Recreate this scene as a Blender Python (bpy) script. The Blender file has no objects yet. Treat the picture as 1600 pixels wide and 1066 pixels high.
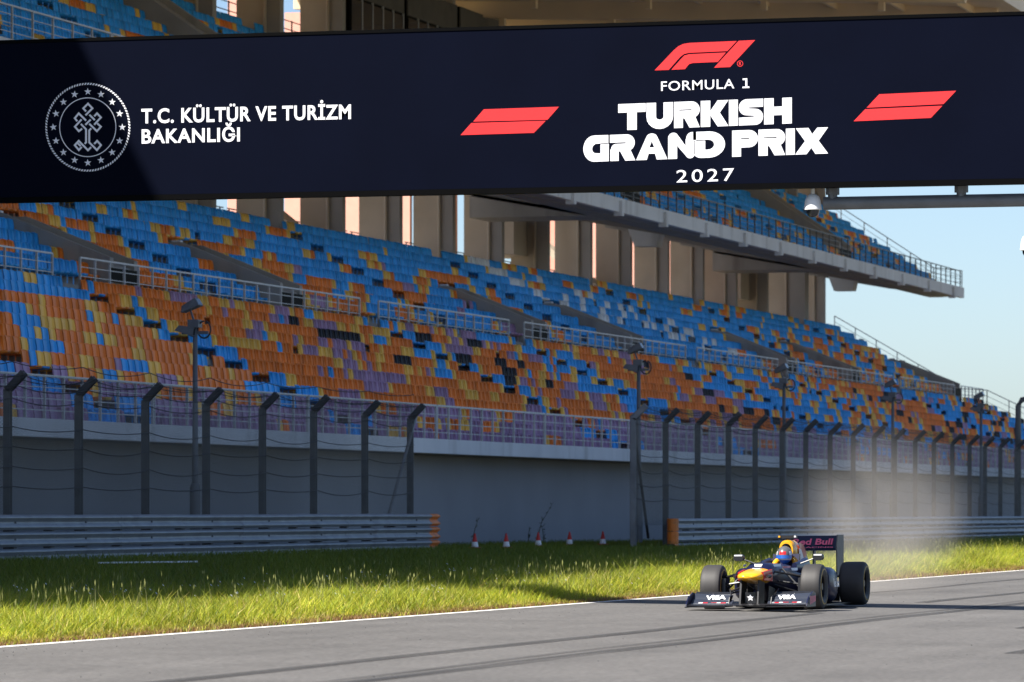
import bpy, bmesh, math, random
import numpy as np
from mathutils import Vector, Matrix
R = math.radians
random.seed(7); np.random.seed(7)
scene = bpy.context.scene
COL = scene.collection

# ------------------------------------------------------------------ camera, sky, sun, exposure
# world: X runs along the straight (away from camera), Y across the straight towards the stand, metres
A = R(15.4); F = 7400.0; CX = 800.0; HZ = 798.0; EYE = 1.41
cam_d = bpy.data.cameras.new('camera'); cam = bpy.data.objects.new('camera', cam_d); COL.objects.link(cam)
cam.location = (0, 0, EYE); cam.rotation_euler = (R(90), 0, A - R(90))
cam_d.sensor_width = 36; cam_d.lens = 36*F/1600; cam_d.shift_y = (HZ-533)/1600
cam_d.clip_start = 0.5; cam_d.clip_end = 9000
cam_d.dof.use_dof = True; cam_d.dof.focus_distance = 69.5; cam_d.dof.aperture_fstop = 4.5
scene.camera = cam
SUN = Vector((-.61, .52, 1.0)).normalized()
el = math.asin(SUN.z); az = math.atan2(SUN.x, SUN.y)
world = bpy.data.worlds.new('World'); scene.world = world; world.use_nodes = True
nt = world.node_tree
sky = nt.nodes.new('ShaderNodeTexSky'); sky.sky_type = 'NISHITA'; sky.sun_disc = False
sky.sun_elevation = el; sky.sun_rotation = az; sky.altitude = 100; sky.air_density = 0.75; sky.dust_density = 0.9; sky.ozone_density = 3.0
nt.links.new(sky.outputs[0], nt.nodes['Background'].inputs[0]); nt.nodes['Background'].inputs[1].default_value = 0.076
sun_d = bpy.data.lights.new('sun', 'SUN'); sun_d.energy = 4.9; sun_d.angle = R(0.53); sun_d.color = (1, .95, .87)
sun = bpy.data.objects.new('sun', sun_d); COL.objects.link(sun)
sun.rotation_euler = SUN.to_track_quat('Z', 'Y').to_euler()
scene.view_settings.view_transform = 'Standard'; scene.view_settings.look = 'None'
scene.view_settings.gamma = 1; scene.view_settings.exposure = 1.15
try: scene.view_settings.use_curve_mapping = False
except Exception: pass
scene.render.engine = 'CYCLES'
scene.cycles.max_bounces = 8; scene.cycles.transparent_max_bounces = 24
scene.cycles.volume_bounces = 1; scene.cycles.use_denoising = True

# where a column of the picture meets the place
def tanth(px): return math.tan(A - math.atan((px-CX)/F))
def u_at(px, v): return v/tanth(px)
def v_at(px, u): return u*tanth(px)
def depth(u, v): return u*math.cos(A) + v*math.sin(A)
def proj(u, v, z):
    d = depth(u, v); r = u*math.sin(A) - v*math.cos(A)
    return CX + F*r/d, HZ - F*(z-EYE)/d

# ------------------------------------------------------------------ materials
MATS = {}
def mat(name, col, rough=.6, metal=0, var=.12, scale=3.0, bump=0, bscale=40, spec=.5, detail=4, dirt=None, coat=0):
    if name in MATS: return MATS[name]
    m = bpy.data.materials.new(name); m.use_nodes = True; n = m.node_tree.nodes; l = m.node_tree.links
    b = n['Principled BSDF']; b.inputs['Roughness'].default_value = rough; b.inputs['Metallic'].default_value = metal
    b.inputs['Specular IOR Level'].default_value = spec
    if coat: b.inputs['Coat Weight'].default_value = coat; b.inputs['Coat Roughness'].default_value = .08
    geo = n.new('ShaderNodeNewGeometry')
    if var:
        t = n.new('ShaderNodeTexNoise'); t.inputs['Scale'].default_value = scale; t.inputs['Detail'].default_value = detail
        l.new(geo.outputs['Position'], t.inputs['Vector'])
        r = n.new('ShaderNodeMapRange'); r.inputs['From Min'].default_value = .25; r.inputs['From Max'].default_value = .75
        r.inputs['To Min'].default_value = 1-var; r.inputs['To Max'].default_value = 1+var
        l.new(t.outputs['Fac'], r.inputs['Value'])
        mx = n.new('ShaderNodeVectorMath'); mx.operation = 'SCALE'; mx.inputs[0].default_value = col[:3]
        l.new(r.outputs[0], mx.inputs['Scale']); out = mx.outputs[0]
        if dirt:
            t2 = n.new('ShaderNodeTexNoise'); t2.inputs['Scale'].default_value = dirt[1]; t2.inputs['Detail'].default_value = 6
            mp = n.new('ShaderNodeMapping'); mp.inputs['Scale'].default_value = dirt[2]
            l.new(geo.outputs['Position'], mp.inputs[0]); l.new(mp.outputs[0], t2.inputs['Vector'])
            cr = n.new('ShaderNodeValToRGB'); cr.color_ramp.elements[0].position = dirt[3]; cr.color_ramp.elements[1].position = dirt[4]
            l.new(t2.outputs['Fac'], cr.inputs[0])
            mm = n.new('ShaderNodeMix'); mm.data_type = 'RGBA'; l.new(cr.outputs[0], mm.inputs['Factor'])
            l.new(out, mm.inputs['A']); mm.inputs['B'].default_value = (*dirt[0], 1); out = mm.outputs['Result']
        l.new(out, b.inputs['Base Color'])
    else: b.inputs['Base Color'].default_value = (*col[:3], 1)
    if bump:
        t3 = n.new('ShaderNodeTexNoise'); t3.inputs['Scale'].default_value = bscale; t3.inputs['Detail'].default_value = 3
        l.new(geo.outputs['Position'], t3.inputs['Vector'])
        bp = n.new('ShaderNodeBump'); bp.inputs['Strength'].default_value = bump; bp.inputs['Distance'].default_value = .02
        l.new(t3.outputs['Fac'], bp.inputs['Height']); l.new(bp.outputs[0], b.inputs['Normal'])
    MATS[name] = m; return m

concrete = mat('concrete', (.40, .375, .345), .85, var=.14, scale=.7, bump=.15, bscale=30, dirt=((.24, .22, .20), .9, (1, 1, .15), .52, .75))
beige = mat('beige_concrete', (.50, .42, .33), .85, var=.10, scale=.8, bump=.1, dirt=((.42, .33, .24), .7, (1, 1, .12), .55, .8))
wall_c = mat('wall_render', (.35, .355, .385), .9, var=.08, scale=.35, bump=.15, bscale=25, dirt=((.42, .42, .42), 1.6, (1, 1, .10), .66, .80))
fascia_c = mat('fascia_concrete', (.78, .78, .79), .85, var=.1, scale=.6, dirt=((.55, .54, .53), 1.2, (1, 1, .12), .55, .78))
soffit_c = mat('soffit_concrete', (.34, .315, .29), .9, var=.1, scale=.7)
dkconc = mat('dark_concrete', (.11, .105, .1), .9, var=.15, scale=1.5)
roof_c = mat('roof_sheet', (.80, .62, .42), .6, var=.1, scale=.4)
steel = mat('galvanised_steel', (.27, .285, .31), .5, metal=.35, var=.18, scale=2.5, bump=.05, bscale=20, dirt=((.15, .15, .16), 1.3, (1, 1, .6), .58, .8))
railp = mat('railing_paint', (.52, .53, .55), .5, metal=.2, var=.1)
darkrail = mat('dark_railing', (.10, .10, .11), .5, var=.1)
postm = mat('fence_post_steel', (.10, .105, .115), .6, metal=.3, var=.25, scale=3)
cablem = mat('cable_steel', (.05, .05, .055), .6, metal=.3, var=.1)
lampm = mat('lamp_grey', (.16, .17, .185), .55, metal=.2, var=.15)
orangep = mat('orange_paint', (.75, .20, .025), .5, var=.2, scale=6, dirt=((.30, .12, .05), 3, (1, 1, 1), .58, .72))
pinkm = mat('pink_render', (.74, .38, .30), .85, var=.05)
whitep = mat('white_paint', (.8, .8, .8), .5, var=.05)
blackp = mat('black_paint', (.0015, .0015, .0018), .6, var=.1, spec=.05)
glassd = mat('dark_glass', (.02, .025, .035), .08, var=.0, spec=.8)

def seat_mat(name, col, rough=.45):
    m = bpy.data.materials.new(name); m.use_nodes = True; n = m.node_tree.nodes; l = m.node_tree.links
    b = n['Principled BSDF']; b.inputs['Roughness'].default_value = rough; b.inputs['Specular IOR Level'].default_value = .2
    g = n.new('ShaderNodeNewGeometry'); s = n.new('ShaderNodeVectorMath'); s.operation = 'MULTIPLY'; s.inputs[1].default_value = (2, 1.25, 0)
    f = n.new('ShaderNodeVectorMath'); f.operation = 'FLOOR'; w = n.new('ShaderNodeTexWhiteNoise')
    l.new(g.outputs['Position'], s.inputs[0]); l.new(s.outputs[0], f.inputs[0]); l.new(f.outputs[0], w.inputs['Vector'])
    r = n.new('ShaderNodeMapRange'); r.inputs['To Min'].default_value = .80; r.inputs['To Max'].default_value = 1.12
    l.new(w.outputs['Value'], r.inputs['Value'])
    v = n.new('ShaderNodeVectorMath'); v.operation = 'SCALE'; v.inputs[0].default_value = col
    l.new(r.outputs[0], v.inputs['Scale']); l.new(v.outputs[0], b.inputs['Base Color'])
    return m
SEATM = {'B': seat_mat('seat_blue', (.045, .42, .95)), 'O': seat_mat('seat_orange', (1.0, .25, .03)),
         'Y': seat_mat('seat_yellow', (1.0, .57, .10)), 'P': seat_mat('seat_purple', (.44, .27, .44)),
         'K': seat_mat('seat_black', (.012, .014, .025)), 'W': seat_mat('seat_white', (.85, .86, .88))}
SKEYS = list(SEATM)

# ------------------------------------------------------------------ object helpers
WL = {}
def root(name, label, cat, loc=(0, 0, 0), group=None, rotz=0):
    o = bpy.data.objects.new(name, None); COL.objects.link(o); o.location = loc; o.rotation_euler.z = rotz
    o.empty_display_size = .3
    o['label'] = label; o['category'] = cat
    if group: o['group'] = group
    WL[o.name] = Vector(loc); return o
def tag(o, label, cat, group=None):
    o['label'] = label; o['category'] = cat
    if group: o['group'] = group
    return o
def obj(name, me, parent=None, loc=None):
    o = bpy.data.objects.new(name, me); COL.objects.link(o)
    if parent is not None:
        o.parent = parent; WL[o.name] = WL[parent.name].copy()
    else: WL[o.name] = Vector((0, 0, 0))
    if loc is not None: o.location = loc
    return o

class MB:
    def __init__(s): s.v = []; s.f = []; s.m = []; s.mi = 0
    def add(s, vs, fs):
        k = len(s.v); s.v += [tuple(p) for p in vs]; s.f += [tuple(i+k for i in f) for f in fs]; s.m += [s.mi]*len(fs); return s
    def box(s, a, b):
        (x0, y0, z0), (x1, y1, z1) = a, b
        return s.add([(x0,y0,z0),(x1,y0,z0),(x1,y1,z0),(x0,y1,z0),(x0,y0,z1),(x1,y0,z1),(x1,y1,z1),(x0,y1,z1)],
                     [(0,3,2,1),(4,5,6,7),(0,1,5,4),(1,2,6,5),(2,3,7,6),(3,0,4,7)])
    def bar(s, p, q, w, h=None, up=(0, 0, 1)):
        h = h or w; p = Vector(p); q = Vector(q); d = (q-p).normalized(); up = Vector(up)
        if abs(d.dot(up)) > .98: up = Vector((1, 0, 0))
        a = d.cross(up).normalized()*w/2; b = a.cross(d).normalized()*h/2
        vs = [p-a-b, p+a-b, p+a+b, p-a+b, q-a-b, q+a-b, q+a+b, q-a+b]
        return s.add(vs, [(0,3,2,1),(4,5,6,7),(0,1,5,4),(1,2,6,5),(2,3,7,6),(3,0,4,7)])
    def tube(s, pts, r, n=6, caps=True):
        pts = [Vector(p) for p in pts]; rr = r if isinstance(r, (list, tuple)) else [r]*len(pts)
        rings = []; k = len(s.v); ref = Vector((0, 0, 1))
        for i, p in enumerate(pts):
            d = (pts[min(i+1, len(pts)-1)]-pts[max(i-1, 0)]).normalized()
            u_ = ref if abs(d.dot(ref)) < .95 else Vector((1, 0, 0))
            a = d.cross(u_).normalized(); b = a.cross(d).normalized()
            rings.append([p + a*math.cos(2*math.pi*j/n)*rr[i] + b*math.sin(2*math.pi*j/n)*rr[i] for j in range(n)])
        vs = [q for ring in rings for q in ring]; fs = []
        for i in range(len(pts)-1):
            for j in range(n):
                fs.append((i*n+j, i*n+(j+1)%n, (i+1)*n+(j+1)%n, (i+1)*n+j))
        if caps: fs += [tuple(range(n-1, -1, -1)), tuple((len(pts)-1)*n+j for j in range(n))]
        return s.add(vs, fs)
    def prism(s, poly, axis, a, b):
        # poly in the two other axes, extruded along axis from a to b
        def P(p, t): return (t, p[0], p[1]) if axis == 0 else ((p[0], t, p[1]) if axis == 1 else (p[0], p[1], t))
        n = len(poly); vs = [P(p, a) for p in poly]+[P(p, b) for p in poly]
        fs = [tuple(range(n-1, -1, -1)), tuple(range(n, 2*n))]+[(i, (i+1) % n, n+(i+1) % n, n+i) for i in range(n)]
        return s.add(vs, fs)
    def lathe(s, prof, c, axis=2, n=16):
        # prof: list of (radius, height)
        c = Vector(c); vs = []
        for r_, h in prof:
            for j in range(n):
                t = 2*math.pi*j/n; a, b = r_*math.cos(t), r_*math.sin(t)
                vs.append(c+Vector((a, b, h) if axis == 2 else ((a, h, b) if axis == 1 else (h, a, b))))
        fs = []
        for i in range(len(prof)-1):
            for j in range(n): fs.append((i*n+j, i*n+(j+1) % n, (i+1)*n+(j+1) % n, (i+1)*n+j))
        return s.add(vs, fs)
    def loft(s, secs, caps=True):
        n = len(secs[0]); vs = [p for q in secs for p in q]; fs = []
        for i in range(len(secs)-1):
            for j in range(n): fs.append((i*n+j, i*n+(j+1) % n, (i+1)*n+(j+1) % n, (i+1)*n+j))
        if caps: fs += [tuple(range(n-1, -1, -1)), tuple((len(secs)-1)*n+j for j in range(n))]
        return s.add(vs, fs)
    def mesh(s, name, mats, off=(0, 0, 0), smooth=False, fix=True):
        me = bpy.data.meshes.new(name); o = Vector(off)
        me.from_pydata([tuple(Vector(p)-o) for p in s.v], [], s.f)
        for m in (mats if isinstance(mats, (list, tuple)) else [mats]): me.materials.append(m)
        if any(s.m): me.polygons.foreach_set('material_index', s.m)
        if fix:
            b = bmesh.new(); b.from_mesh(me); bmesh.ops.recalc_face_normals(b, faces=b.faces); b.to_mesh(me); b.free()
        if smooth: me.shade_smooth()
        me.update(); return me
    def build(s, name, mats, parent=None, smooth=False, local=False, bevel=0, auto=None):
        off = (0, 0, 0) if (parent is None or local) else WL[parent.name]
        o = obj(name, s.mesh(name, mats, off, smooth or auto is not None), parent)
        if auto is not None: o.data.set_sharp_from_angle(angle=R(auto))
        if bevel:
            bv = o.modifiers.new('bevel', 'BEVEL'); bv.width = bevel; bv.segments = 2; bv.limit_method = 'ANGLE'
        return o
    def thing(s, name, mats, label, cat, loc, group=None, **k):
        # single-mesh thing with origin at loc
        o = obj(name, s.mesh(name, mats, loc, k.get('smooth', False))); o.location = loc; WL[o.name] = Vector(loc)
        return tag(o, label, cat, group)

def grid_mesh(name, us, vs, zf, m):
    vv = [(u, v, zf(u, v)) for u in us for v in vs]; n = len(vs)
    ff = [(i*n+j, (i+1)*n+j, (i+1)*n+j+1, i*n+j+1) for i in range(len(us)-1) for j in range(n-1)]
    me = bpy.data.meshes.new(name); me.from_pydata(vv, [], ff); me.materials.append(m); me.shade_smooth(); return me

# ------------------------------------------------------------------ ground, track
EDGE = 18.2
def zg(u, v):
    if v <= EDGE: return max(.012*(v-EDGE), -.6)
    if v < 33: return .42*((v-EDGE)/(33-EDGE))**1.1
    return .42
def soil_mat():
    m = bpy.data.materials.new('soil'); m.use_nodes = True; n = m.node_tree.nodes; l = m.node_tree.links; b = n['Principled BSDF']
    b.inputs['Roughness'].default_value = .95
    g = n.new('ShaderNodeNewGeometry'); t = n.new('ShaderNodeTexNoise'); t.inputs['Scale'].default_value = 2.5; t.inputs['Detail'].default_value = 8
    l.new(g.outputs['Position'], t.inputs['Vector']); c = n.new('ShaderNodeValToRGB')
    c.color_ramp.elements[0].position = .3; c.color_ramp.elements[0].color = (.09, .095, .02, 1)
    c.color_ramp.elements[1].position = .7; c.color_ramp.elements[1].color = (.20, .155, .07, 1)
    l.new(t.outputs['Fac'], c.inputs[0]); l.new(c.outputs[0], b.inputs['Base Color']); return m
def asphalt_mat():
    m = bpy.data.materials.new('asphalt'); m.use_nodes = True; n = m.node_tree.nodes; l = m.node_tree.links; b = n['Principled BSDF']
    b.inputs['Specular IOR Level'].default_value = .35
    g = n.new('ShaderNodeNewGeometry')
    mp = n.new('ShaderNodeMapping'); mp.inputs['Scale'].default_value = (.05, 1.0, 1); l.new(g.outputs['Position'], mp.inputs[0])
    t1 = n.new('ShaderNodeTexNoise'); t1.inputs['Scale'].default_value = 1.1; t1.inputs['Detail'].default_value = 5; l.new(mp.outputs[0], t1.inputs['Vector'])
    t2 = n.new('ShaderNodeTexNoise'); t2.inputs['Scale'].default_value = 16; t2.inputs['Detail'].default_value = 4; l.new(g.outputs['Position'], t2.inputs['Vector'])
    t4 = n.new('ShaderNodeTexNoise'); t4.inputs['Scale'].default_value = .5; t4.inputs['Detail'].default_value = 6; l.new(g.outputs['Position'], t4.inputs['Vector'])
    a = n.new('ShaderNodeMath'); a.operation = 'ADD'; l.new(t1.outputs['Fac'], a.inputs[0]); l.new(t4.outputs['Fac'], a.inputs[1])
    r1 = n.new('ShaderNodeMapRange'); r1.inputs['From Min'].default_value = .6; r1.inputs['From Max'].default_value = 1.4; r1.inputs['To Min'].default_value = .76; r1.inputs['To Max'].default_value = 1.24
    l.new(a.outputs[0], r1.inputs['Value'])
    r2 = n.new('ShaderNodeMapRange'); r2.inputs['From Min'].default_value = .3; r2.inputs['From Max'].default_value = .7; r2.inputs['To Min'].default_value = .72; r2.inputs['To Max'].default_value = 1.28
    l.new(t2.outputs['Fac'], r2.inputs['Value'])
    mm = n.new('ShaderNodeMath'); mm.operation = 'MULTIPLY'; l.new(r1.outputs[0], mm.inputs[0]); l.new(r2.outputs[0], mm.inputs[1])
    s = n.new('ShaderNodeVectorMath'); s.operation = 'SCALE'; s.inputs[0].default_value = (.112, .107, .102); l.new(mm.outputs[0], s.inputs['Scale'])
    l.new(s.outputs[0], b.inputs['Base Color'])
    b.inputs['Roughness'].default_value = .75
    bp = n.new('ShaderNodeBump'); bp.inputs['Strength'].default_value = .35; bp.inputs['Distance'].default_value = .01
    t3 = n.new('ShaderNodeTexNoise'); t3.inputs['Scale'].default_value = 90; l.new(g.outputs['Position'], t3.inputs['Vector'])
    l.new(t3.outputs['Fac'], bp.inputs['Height']); l.new(bp.outputs[0], b.inputs['Normal']); return m
us = [-4000, -300, -50]+list(np.linspace(0, 300, 61))+[600, 4000]
vsg = [-4000, -60, -31.8, 0]+list(np.linspace(EDGE, 34, 18))+[60, 200, 4000]
ground = obj('ground', grid_mesh('ground', us, vsg, lambda u, v: zg(u, v)-.004, soil_mat())); ground['kind'] = 'structure'
track = obj('track', grid_mesh('track', us, [-31.8, 0, 6, 12, EDGE], lambda u, v: zg(u, v)+.004, asphalt_mat())); track['kind'] = 'structure'
linem = mat('line_paint', (.72, .70, .66), .7, var=.12, scale=4, dirt=((.30, .28, .25), 7, (.3, 1, 1), .57, .72))
def strip(name, v0, v1, u0, u1, dz, m, wob=0, n=80):
    us_ = np.linspace(u0, u1, n); vv = []; ff = []
    for i, u in enumerate(us_):
        w = wob*math.sin(u*.13)+wob*.5*math.sin(u*.41+1)
        vv += [(u, v0+w, zg(u, v0+w)+dz), (u, v1+w, zg(u, v1+w)+dz)]
        if i: ff.append((2*i-2, 2*i, 2*i+1, 2*i-1))
    me = bpy.data.meshes.new(name); me.from_pydata(vv, [], ff); me.materials.append(m)
    return obj(name, me, track)
strip('edge_line', 17.98, 18.12, -40, 600, .008, linem)
def rubber_mat():
    m = bpy.data.materials.new('rubber_streak'); m.use_nodes = True; n = m.node_tree.nodes; l = m.node_tree.links; b = n['Principled BSDF']
    b.inputs['Base Color'].default_value = (.035, .034, .035, 1); b.inputs['Roughness'].default_value = .7
    g = n.new('ShaderNodeNewGeometry'); mp = n.new('ShaderNodeMapping'); mp.inputs['Scale'].default_value = (.06, 14, 1); l.new(g.outputs['Position'], mp.inputs[0])
    t = n.new('ShaderNodeTexNoise'); t.inputs['Scale'].default_value = 2; t.inputs['Detail'].default_value = 5; l.new(mp.outputs[0], t.inputs['Vector'])
    r = n.new('ShaderNodeMapRange'); r.inputs['From Min'].default_value = .35; r.inputs['From Max'].default_value = .62; r.inputs['To Min'].default_value = .05; r.inputs['To Max'].default_value = .75
    l.new(t.outputs['Fac'], r.inputs['Value']); l.new(r.outputs[0], b.inputs['Alpha']); return m
rub = rubber_mat()
strip('tyre_mark', 13.50, 13.74, 25, 66, .012, rub, .05); strip('tyre_mark', 12.05, 12.30, 25, 140, .012, rub, .05)
strip('tyre_mark', 13.55, 13.80, 74, 170, .012, rub, .06); strip('tyre_mark', 9.6, 9.78, 60, 120, .012, rub, .08)
strip('tyre_mark', 15.9, 16.05, 78, 150, .012, rub, .1)
strip('tyre_mark', 12.42, 12.50, 30, 90, .014, rub, .07); strip('tyre_mark', 8.1, 8.3, 50, 130, .012, rub, .12); strip('tyre_mark', 14.6, 14.68, 90, 200, .012, rub, .1)

# ------------------------------------------------------------------ grandstand
stand = root('grandstand', 'large concrete grandstand with orange and blue seats under a deep roof', 'grandstand', (180, 38, .4))
U0, U1 = 20.0, 278.0
def rowL(i): return 38.0+.8*i, 3.0+.38*i           # front of tread, floor height
def rowU(j): return 49.0+.8*j, 8.01+.45*j
def rowD(r_): return 50.0+.8*r_, 14.7+.52*r_
AISL = [58.5, 77.5]+[106.5+48*k for k in range(4)]+[125.5+48*k for k in range(4)]
AISU = [95.5, 122]+[143.5+48*k for k in range(3)]+[170+48*k for k in range(3)]
AISD = [108, 124, 140, 172, 188, 220, 236, 264]
MB().box((U0, 38.0, 0), (U1, 38.3, 2.98)).build('retaining_wall', wall_c, stand)
MB().box((U0, 36.9, 3.0), (U1, 37.15, 3.40)).build('front_beam', fascia_c, stand)
MB().box((U0, 37.15, 2.985), (U1, 38.4, 3.0)).build('front_slab', soffit_c, stand)
for i in range(12):
    v, z = rowL(i); MB().box((U0, v+.01 if i else v+.4, z-.6), (U1, v+.83, z)).build('terrace_step', concrete, stand)
MB().box((U0, 47.6, 6.6), (U1, 49.02, 7.56)).build('cross_aisle', concrete, stand)
for j in range(9):
    v, z = rowU(j); MB().box((U0, v, z-.7), (U1, v+.83, z)).build('terrace_step', concrete, stand)
MB().box((U0, 56.2, 11.0), (U1, 60.2, 12.1)).build('concourse_slab', concrete, stand)
# upper deck
MB().box((U0, 48.75, 14.02), (U1, 49.0, 14.62)).build('deck_fascia', fascia_c, stand)
MB().box((U0, 49.0, 14.1), (U1, 50.2, 14.5)).build('deck_walkway', concrete, stand)
for r_ in range(10):
    v, z = rowD(r_); MB().box((U0, v, z-.62), (U1, v+.84, z)).build('terrace_step', soffit_c, stand)
MB().box((U0, 58.0, 18.9), (U1, 60.5, 19.4)).build('upper_concourse', concrete, stand)
fins = [174+8*n for n in range(-18, 14)]
for u in fins:
    if u > U1: continue
    f = MB().box((u, 57.75, 11.3), (u+.35, 59.0, 24.4)).build('pier', beige, stand)
    MB().box((u-.05, 57.2, 11.3), (u+.4, 57.75, 24.4)).build('column', soffit_c, stand)
    if u > 100: MB().tube([(u-.12, 57.8, 12), (u-.12, 57.8, 24)], .07, 8).build('drain_pipe', beige, stand)
    MB().prism([(48.98, 14.08), (49.0, 14.45), (57.5, 18.6), (57.5, 15.35), (52.5, 14.45)], 0, u-4, u-3.6).build('deck_rib', soffit_c, stand)
    MB().box((u-3.98, 48.62, 13.86), (u-3.62, 48.98, 14.5)).build('rib_end', fascia_c, stand)
    if u > 80:
        b = MB()
        for z in (12.45, 12.8, 13.15): b.bar((u+.36, 59.5, z), (u+7.9, 59.5, z), .04)
        for q in range(7): b.bar((u+.6+q*1.15, 59.5, 12.1), (u+.6+q*1.15, 59.5, 13.15), .045)
        b.build('opening_railing', darkrail, stand)
        b = MB()
        for q in range(6): b.bar((u+.36, 60.3, 19.7+.35*q), (u+7.9, 60.3, 19.7+.35*q), .035)
        for q in range(4): b.bar((u+.9+q*2, 60.3, 19.4), (u+.9+q*2, 60.3, 21.5), .05)
        b.build('opening_railing', darkrail, stand)
    # sunlit outer fins
    MB().box((u-1.6, 65.85, 2), (u-1.25, 67.0, 24)).build('pink_fin', pinkm, stand)
for u, va, vb in ((247, 65.5, 68), (284, 65.4, 67)): MB().box((u, va, 1), (u+2, vb, 23)).build('pink_tower', pinkm, stand)
for u in (78, 126, 174, 222, 270):
    if u > 230: MB().box((u-.5, 56.6, 11), (u+.6, 57.46, 17.5)).build('main_column', soffit_c, stand)
    MB().prism([(53.6, 15.0), (53.8, 14.15), (54.9, 14.15), (55.3, 15.2)], 0, u-.5, u+.6).build('column_capital', fascia_c, stand)
    if u > 230: continue
    MB().box((u+36.2, 57.9, 15.2), (u+43.8, 58.4, 16.0)).build('lintel', soffit_c, stand)
    MB().box((u+37.6, 58.2, 13.3), (u+41.5, 59.6, 15.0)).build('kiosk_block', beige, stand)
    MB().prism([(58.3, 12.1), (64.5, 17.0), (64.5, 17.4), (58.3, 12.5)], 0, u+6, u+7.6).build('rear_stair', beige, stand)
# lounge glazing high at the back
for u in (182, 190, 198):
    g = MB().box((u+.45, 57.05, 19.45), (u+7.9, 57.6, 23.4)).build('lounge_box', blackp, stand)
    MB().box((u+.45, 56.98, 22.2), (u+7.9, 57.04, 23.38)).build('lounge_fascia', dkconc, g)
    for q in range(5):
        MB().box((u+.6+q*1.45, 57.0, 19.7), (u+1.97+q*1.45, 57.03, 22.1)).build('pane', glassd, g)
        MB().box((u+1.98+q*1.45, 56.97, 19.6), (u+2.04+q*1.45, 57.04, 22.2)).build('mullion', railp, g)
# roof
MB().prism([(33.4, 23.0), (66.0, 25.0), (66.0, 25.3), (33.4, 23.35)], 0, 8, 284).build('roof_deck', roof_c, stand)
MB().box((8, 33.0, 22.9), (284, 33.4, 23.8)).build('roof_edge', roof_c, stand)
for k in range(35):
    u = 10+8*k
    MB().prism([(34, 22.45), (34, 23.03), (65.8, 25.0), (65.8, 23.9), (56, 23.2)], 0, u, u+.45).build('roof_beam', roof_c, stand)
    if u > 90:
        for q in range(6):
            v = 36+5*q+(k % 3)*.7; z = 22.45+(v-34)*.035
            MB().box((u+.05, v, z-.35), (u+.35, v+.25, z+.1)).build('beam_bracket', roof_c, stand)
for q in range(11):
    v = 35+3*q; z = 23.0+(v-33.4)*2/32.6
    MB().box((8, v, z-.28), (284, v+.14, z+.01)).build('roof_purlin', roof_c, stand)
MB().box((8, 65.5, 19), (170, 65.8, 25.2)).build('back_wall', beige, stand)
# vomitory walls
def vomitory(u, pts, front, width=2.4):
    (v0, z0), (v1, z1), (v2, z2) = pts; zb = front
    poly = [(v0, zb), (v0, z0), (v1, z1), (v2, z2), (v2, zb)]
    w = root  # noqa
    a = MB().prism(poly, 0, u, u+.3).build('entrance_wall', concrete, stand)
    MB().prism(poly, 0, u+width-.3, u+width).build('entrance_wall', concrete, stand)
    MB().prism([(v0+.1, z0-.25), (v1, z1-.22), (v2, z2-.22), (v2, zb), (v0+.1, zb)], 0, u+.3, u+width-.3).build('entrance_cover', concrete, stand)
    MB().box((u+.05, v0-.03, z0-.72), (u+width-.05, v0-.002, z0-.3)).build('entrance_shade_panel', blackp, stand)  # black panel painting in the shade of an opening; solid cover behind
    b = MB(); b.box((u+.02, v2-.5, z2-.02), (u+.28, v2-.2, z2+.06)); b.build('wall_cap', fascia_c, stand)
for u in (84.8, 101, 132.8, 149, 180.8, 197, 228.8, 245, 275.6):
    vomitory(u, [(49.0, 8.95), (52.5, 10.35), (53.0, 10.35)], 7.2)
for u in (106, 154, 202, 250):
    vomitory(u, [(50.6, 15.8), (57.0, 20.2), (57.6, 20.2)], 14.4, 3.2)
# railings
def railing(name, u0, u1, v, z, h, m, step=1.2, bars=4, r_=.022, picket=0):
    b = MB(); n = max(1, int(round((u1-u0)/step)))
    b.bar((u0, v, z+h), (u1, v, z+h), .05)
    for k in range(1, bars): b.bar((u0, v, z+h*k/bars), (u1, v, z+h*k/bars), r_)
    for k in range(n+1):
        u = u0+(u1-u0)*k/n; b.bar((u, v, z), (u, v, z+h), .06, .05)
    if picket:
        n2 = int((u1-u0)/picket)
        for k in range(n2): b.bar((u0+picket*k, v, z), (u0+picket*k, v, z+h), .02)
    return b.build(name, m, stand)
for k in range(22): railing('front_railing', U0+2+11.7*k, U0+2+11.7*k+11.6, 37.25, 3.35, 1.0, railp)
cuts = sorted([U0]+AISL+[U1])
for a, b in zip(cuts[:-1], cuts[1:]): railing('aisle_railing', a+(1.1 if a > U0 else 0), b-(1.1 if b < U1 else 0), 47.62, 7.56, 1.05, railp)
for k in range(16): railing('deck_railing', U0+16.1*k, U0+16.1*k+16, 48.9, 14.6, 1.0, darkrail if k > 9 else railp, 1.6, 4)
def slope_rail(u, pts, m, name):
    b = MB()
    for (v0, z0), (v1, z1) in zip(pts[:-1], pts[1:]):
        for h in (1.05, .7, .35): b.bar((u, v0, z0+h), (u, v1, z1+h), .05 if h > 1 else .025)
        n = max(1, int(abs(v1-v0)/1.2))
        for k in range(n+1):
            t = k/n; b.bar((u, v0+(v1-v0)*t, z0+(z1-z0)*t), (u, v0+(v1-v0)*t, z0+(z1-z0)*t+1.05), .05)
    return b.build(name, m, stand)
slope_rail(U1+.1, [(38.2, 3.1), (47.4, 7.5), (49, 7.6), (56.6, 12)], railp, 'end_railing')
slope_rail(U1+.1, [(48.9, 14.6), (50.6, 14.8), (57.6, 19.4)], railp, 'end_railing')
b = MB()
for k in range(7): b.box((U1+.1, 40+2.5*k, 3.75+1.3*k), (U1+1.1, 40.12+2.5*k, 3.87+1.3*k))
b.build('end_lights', lampm, stand)
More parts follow.
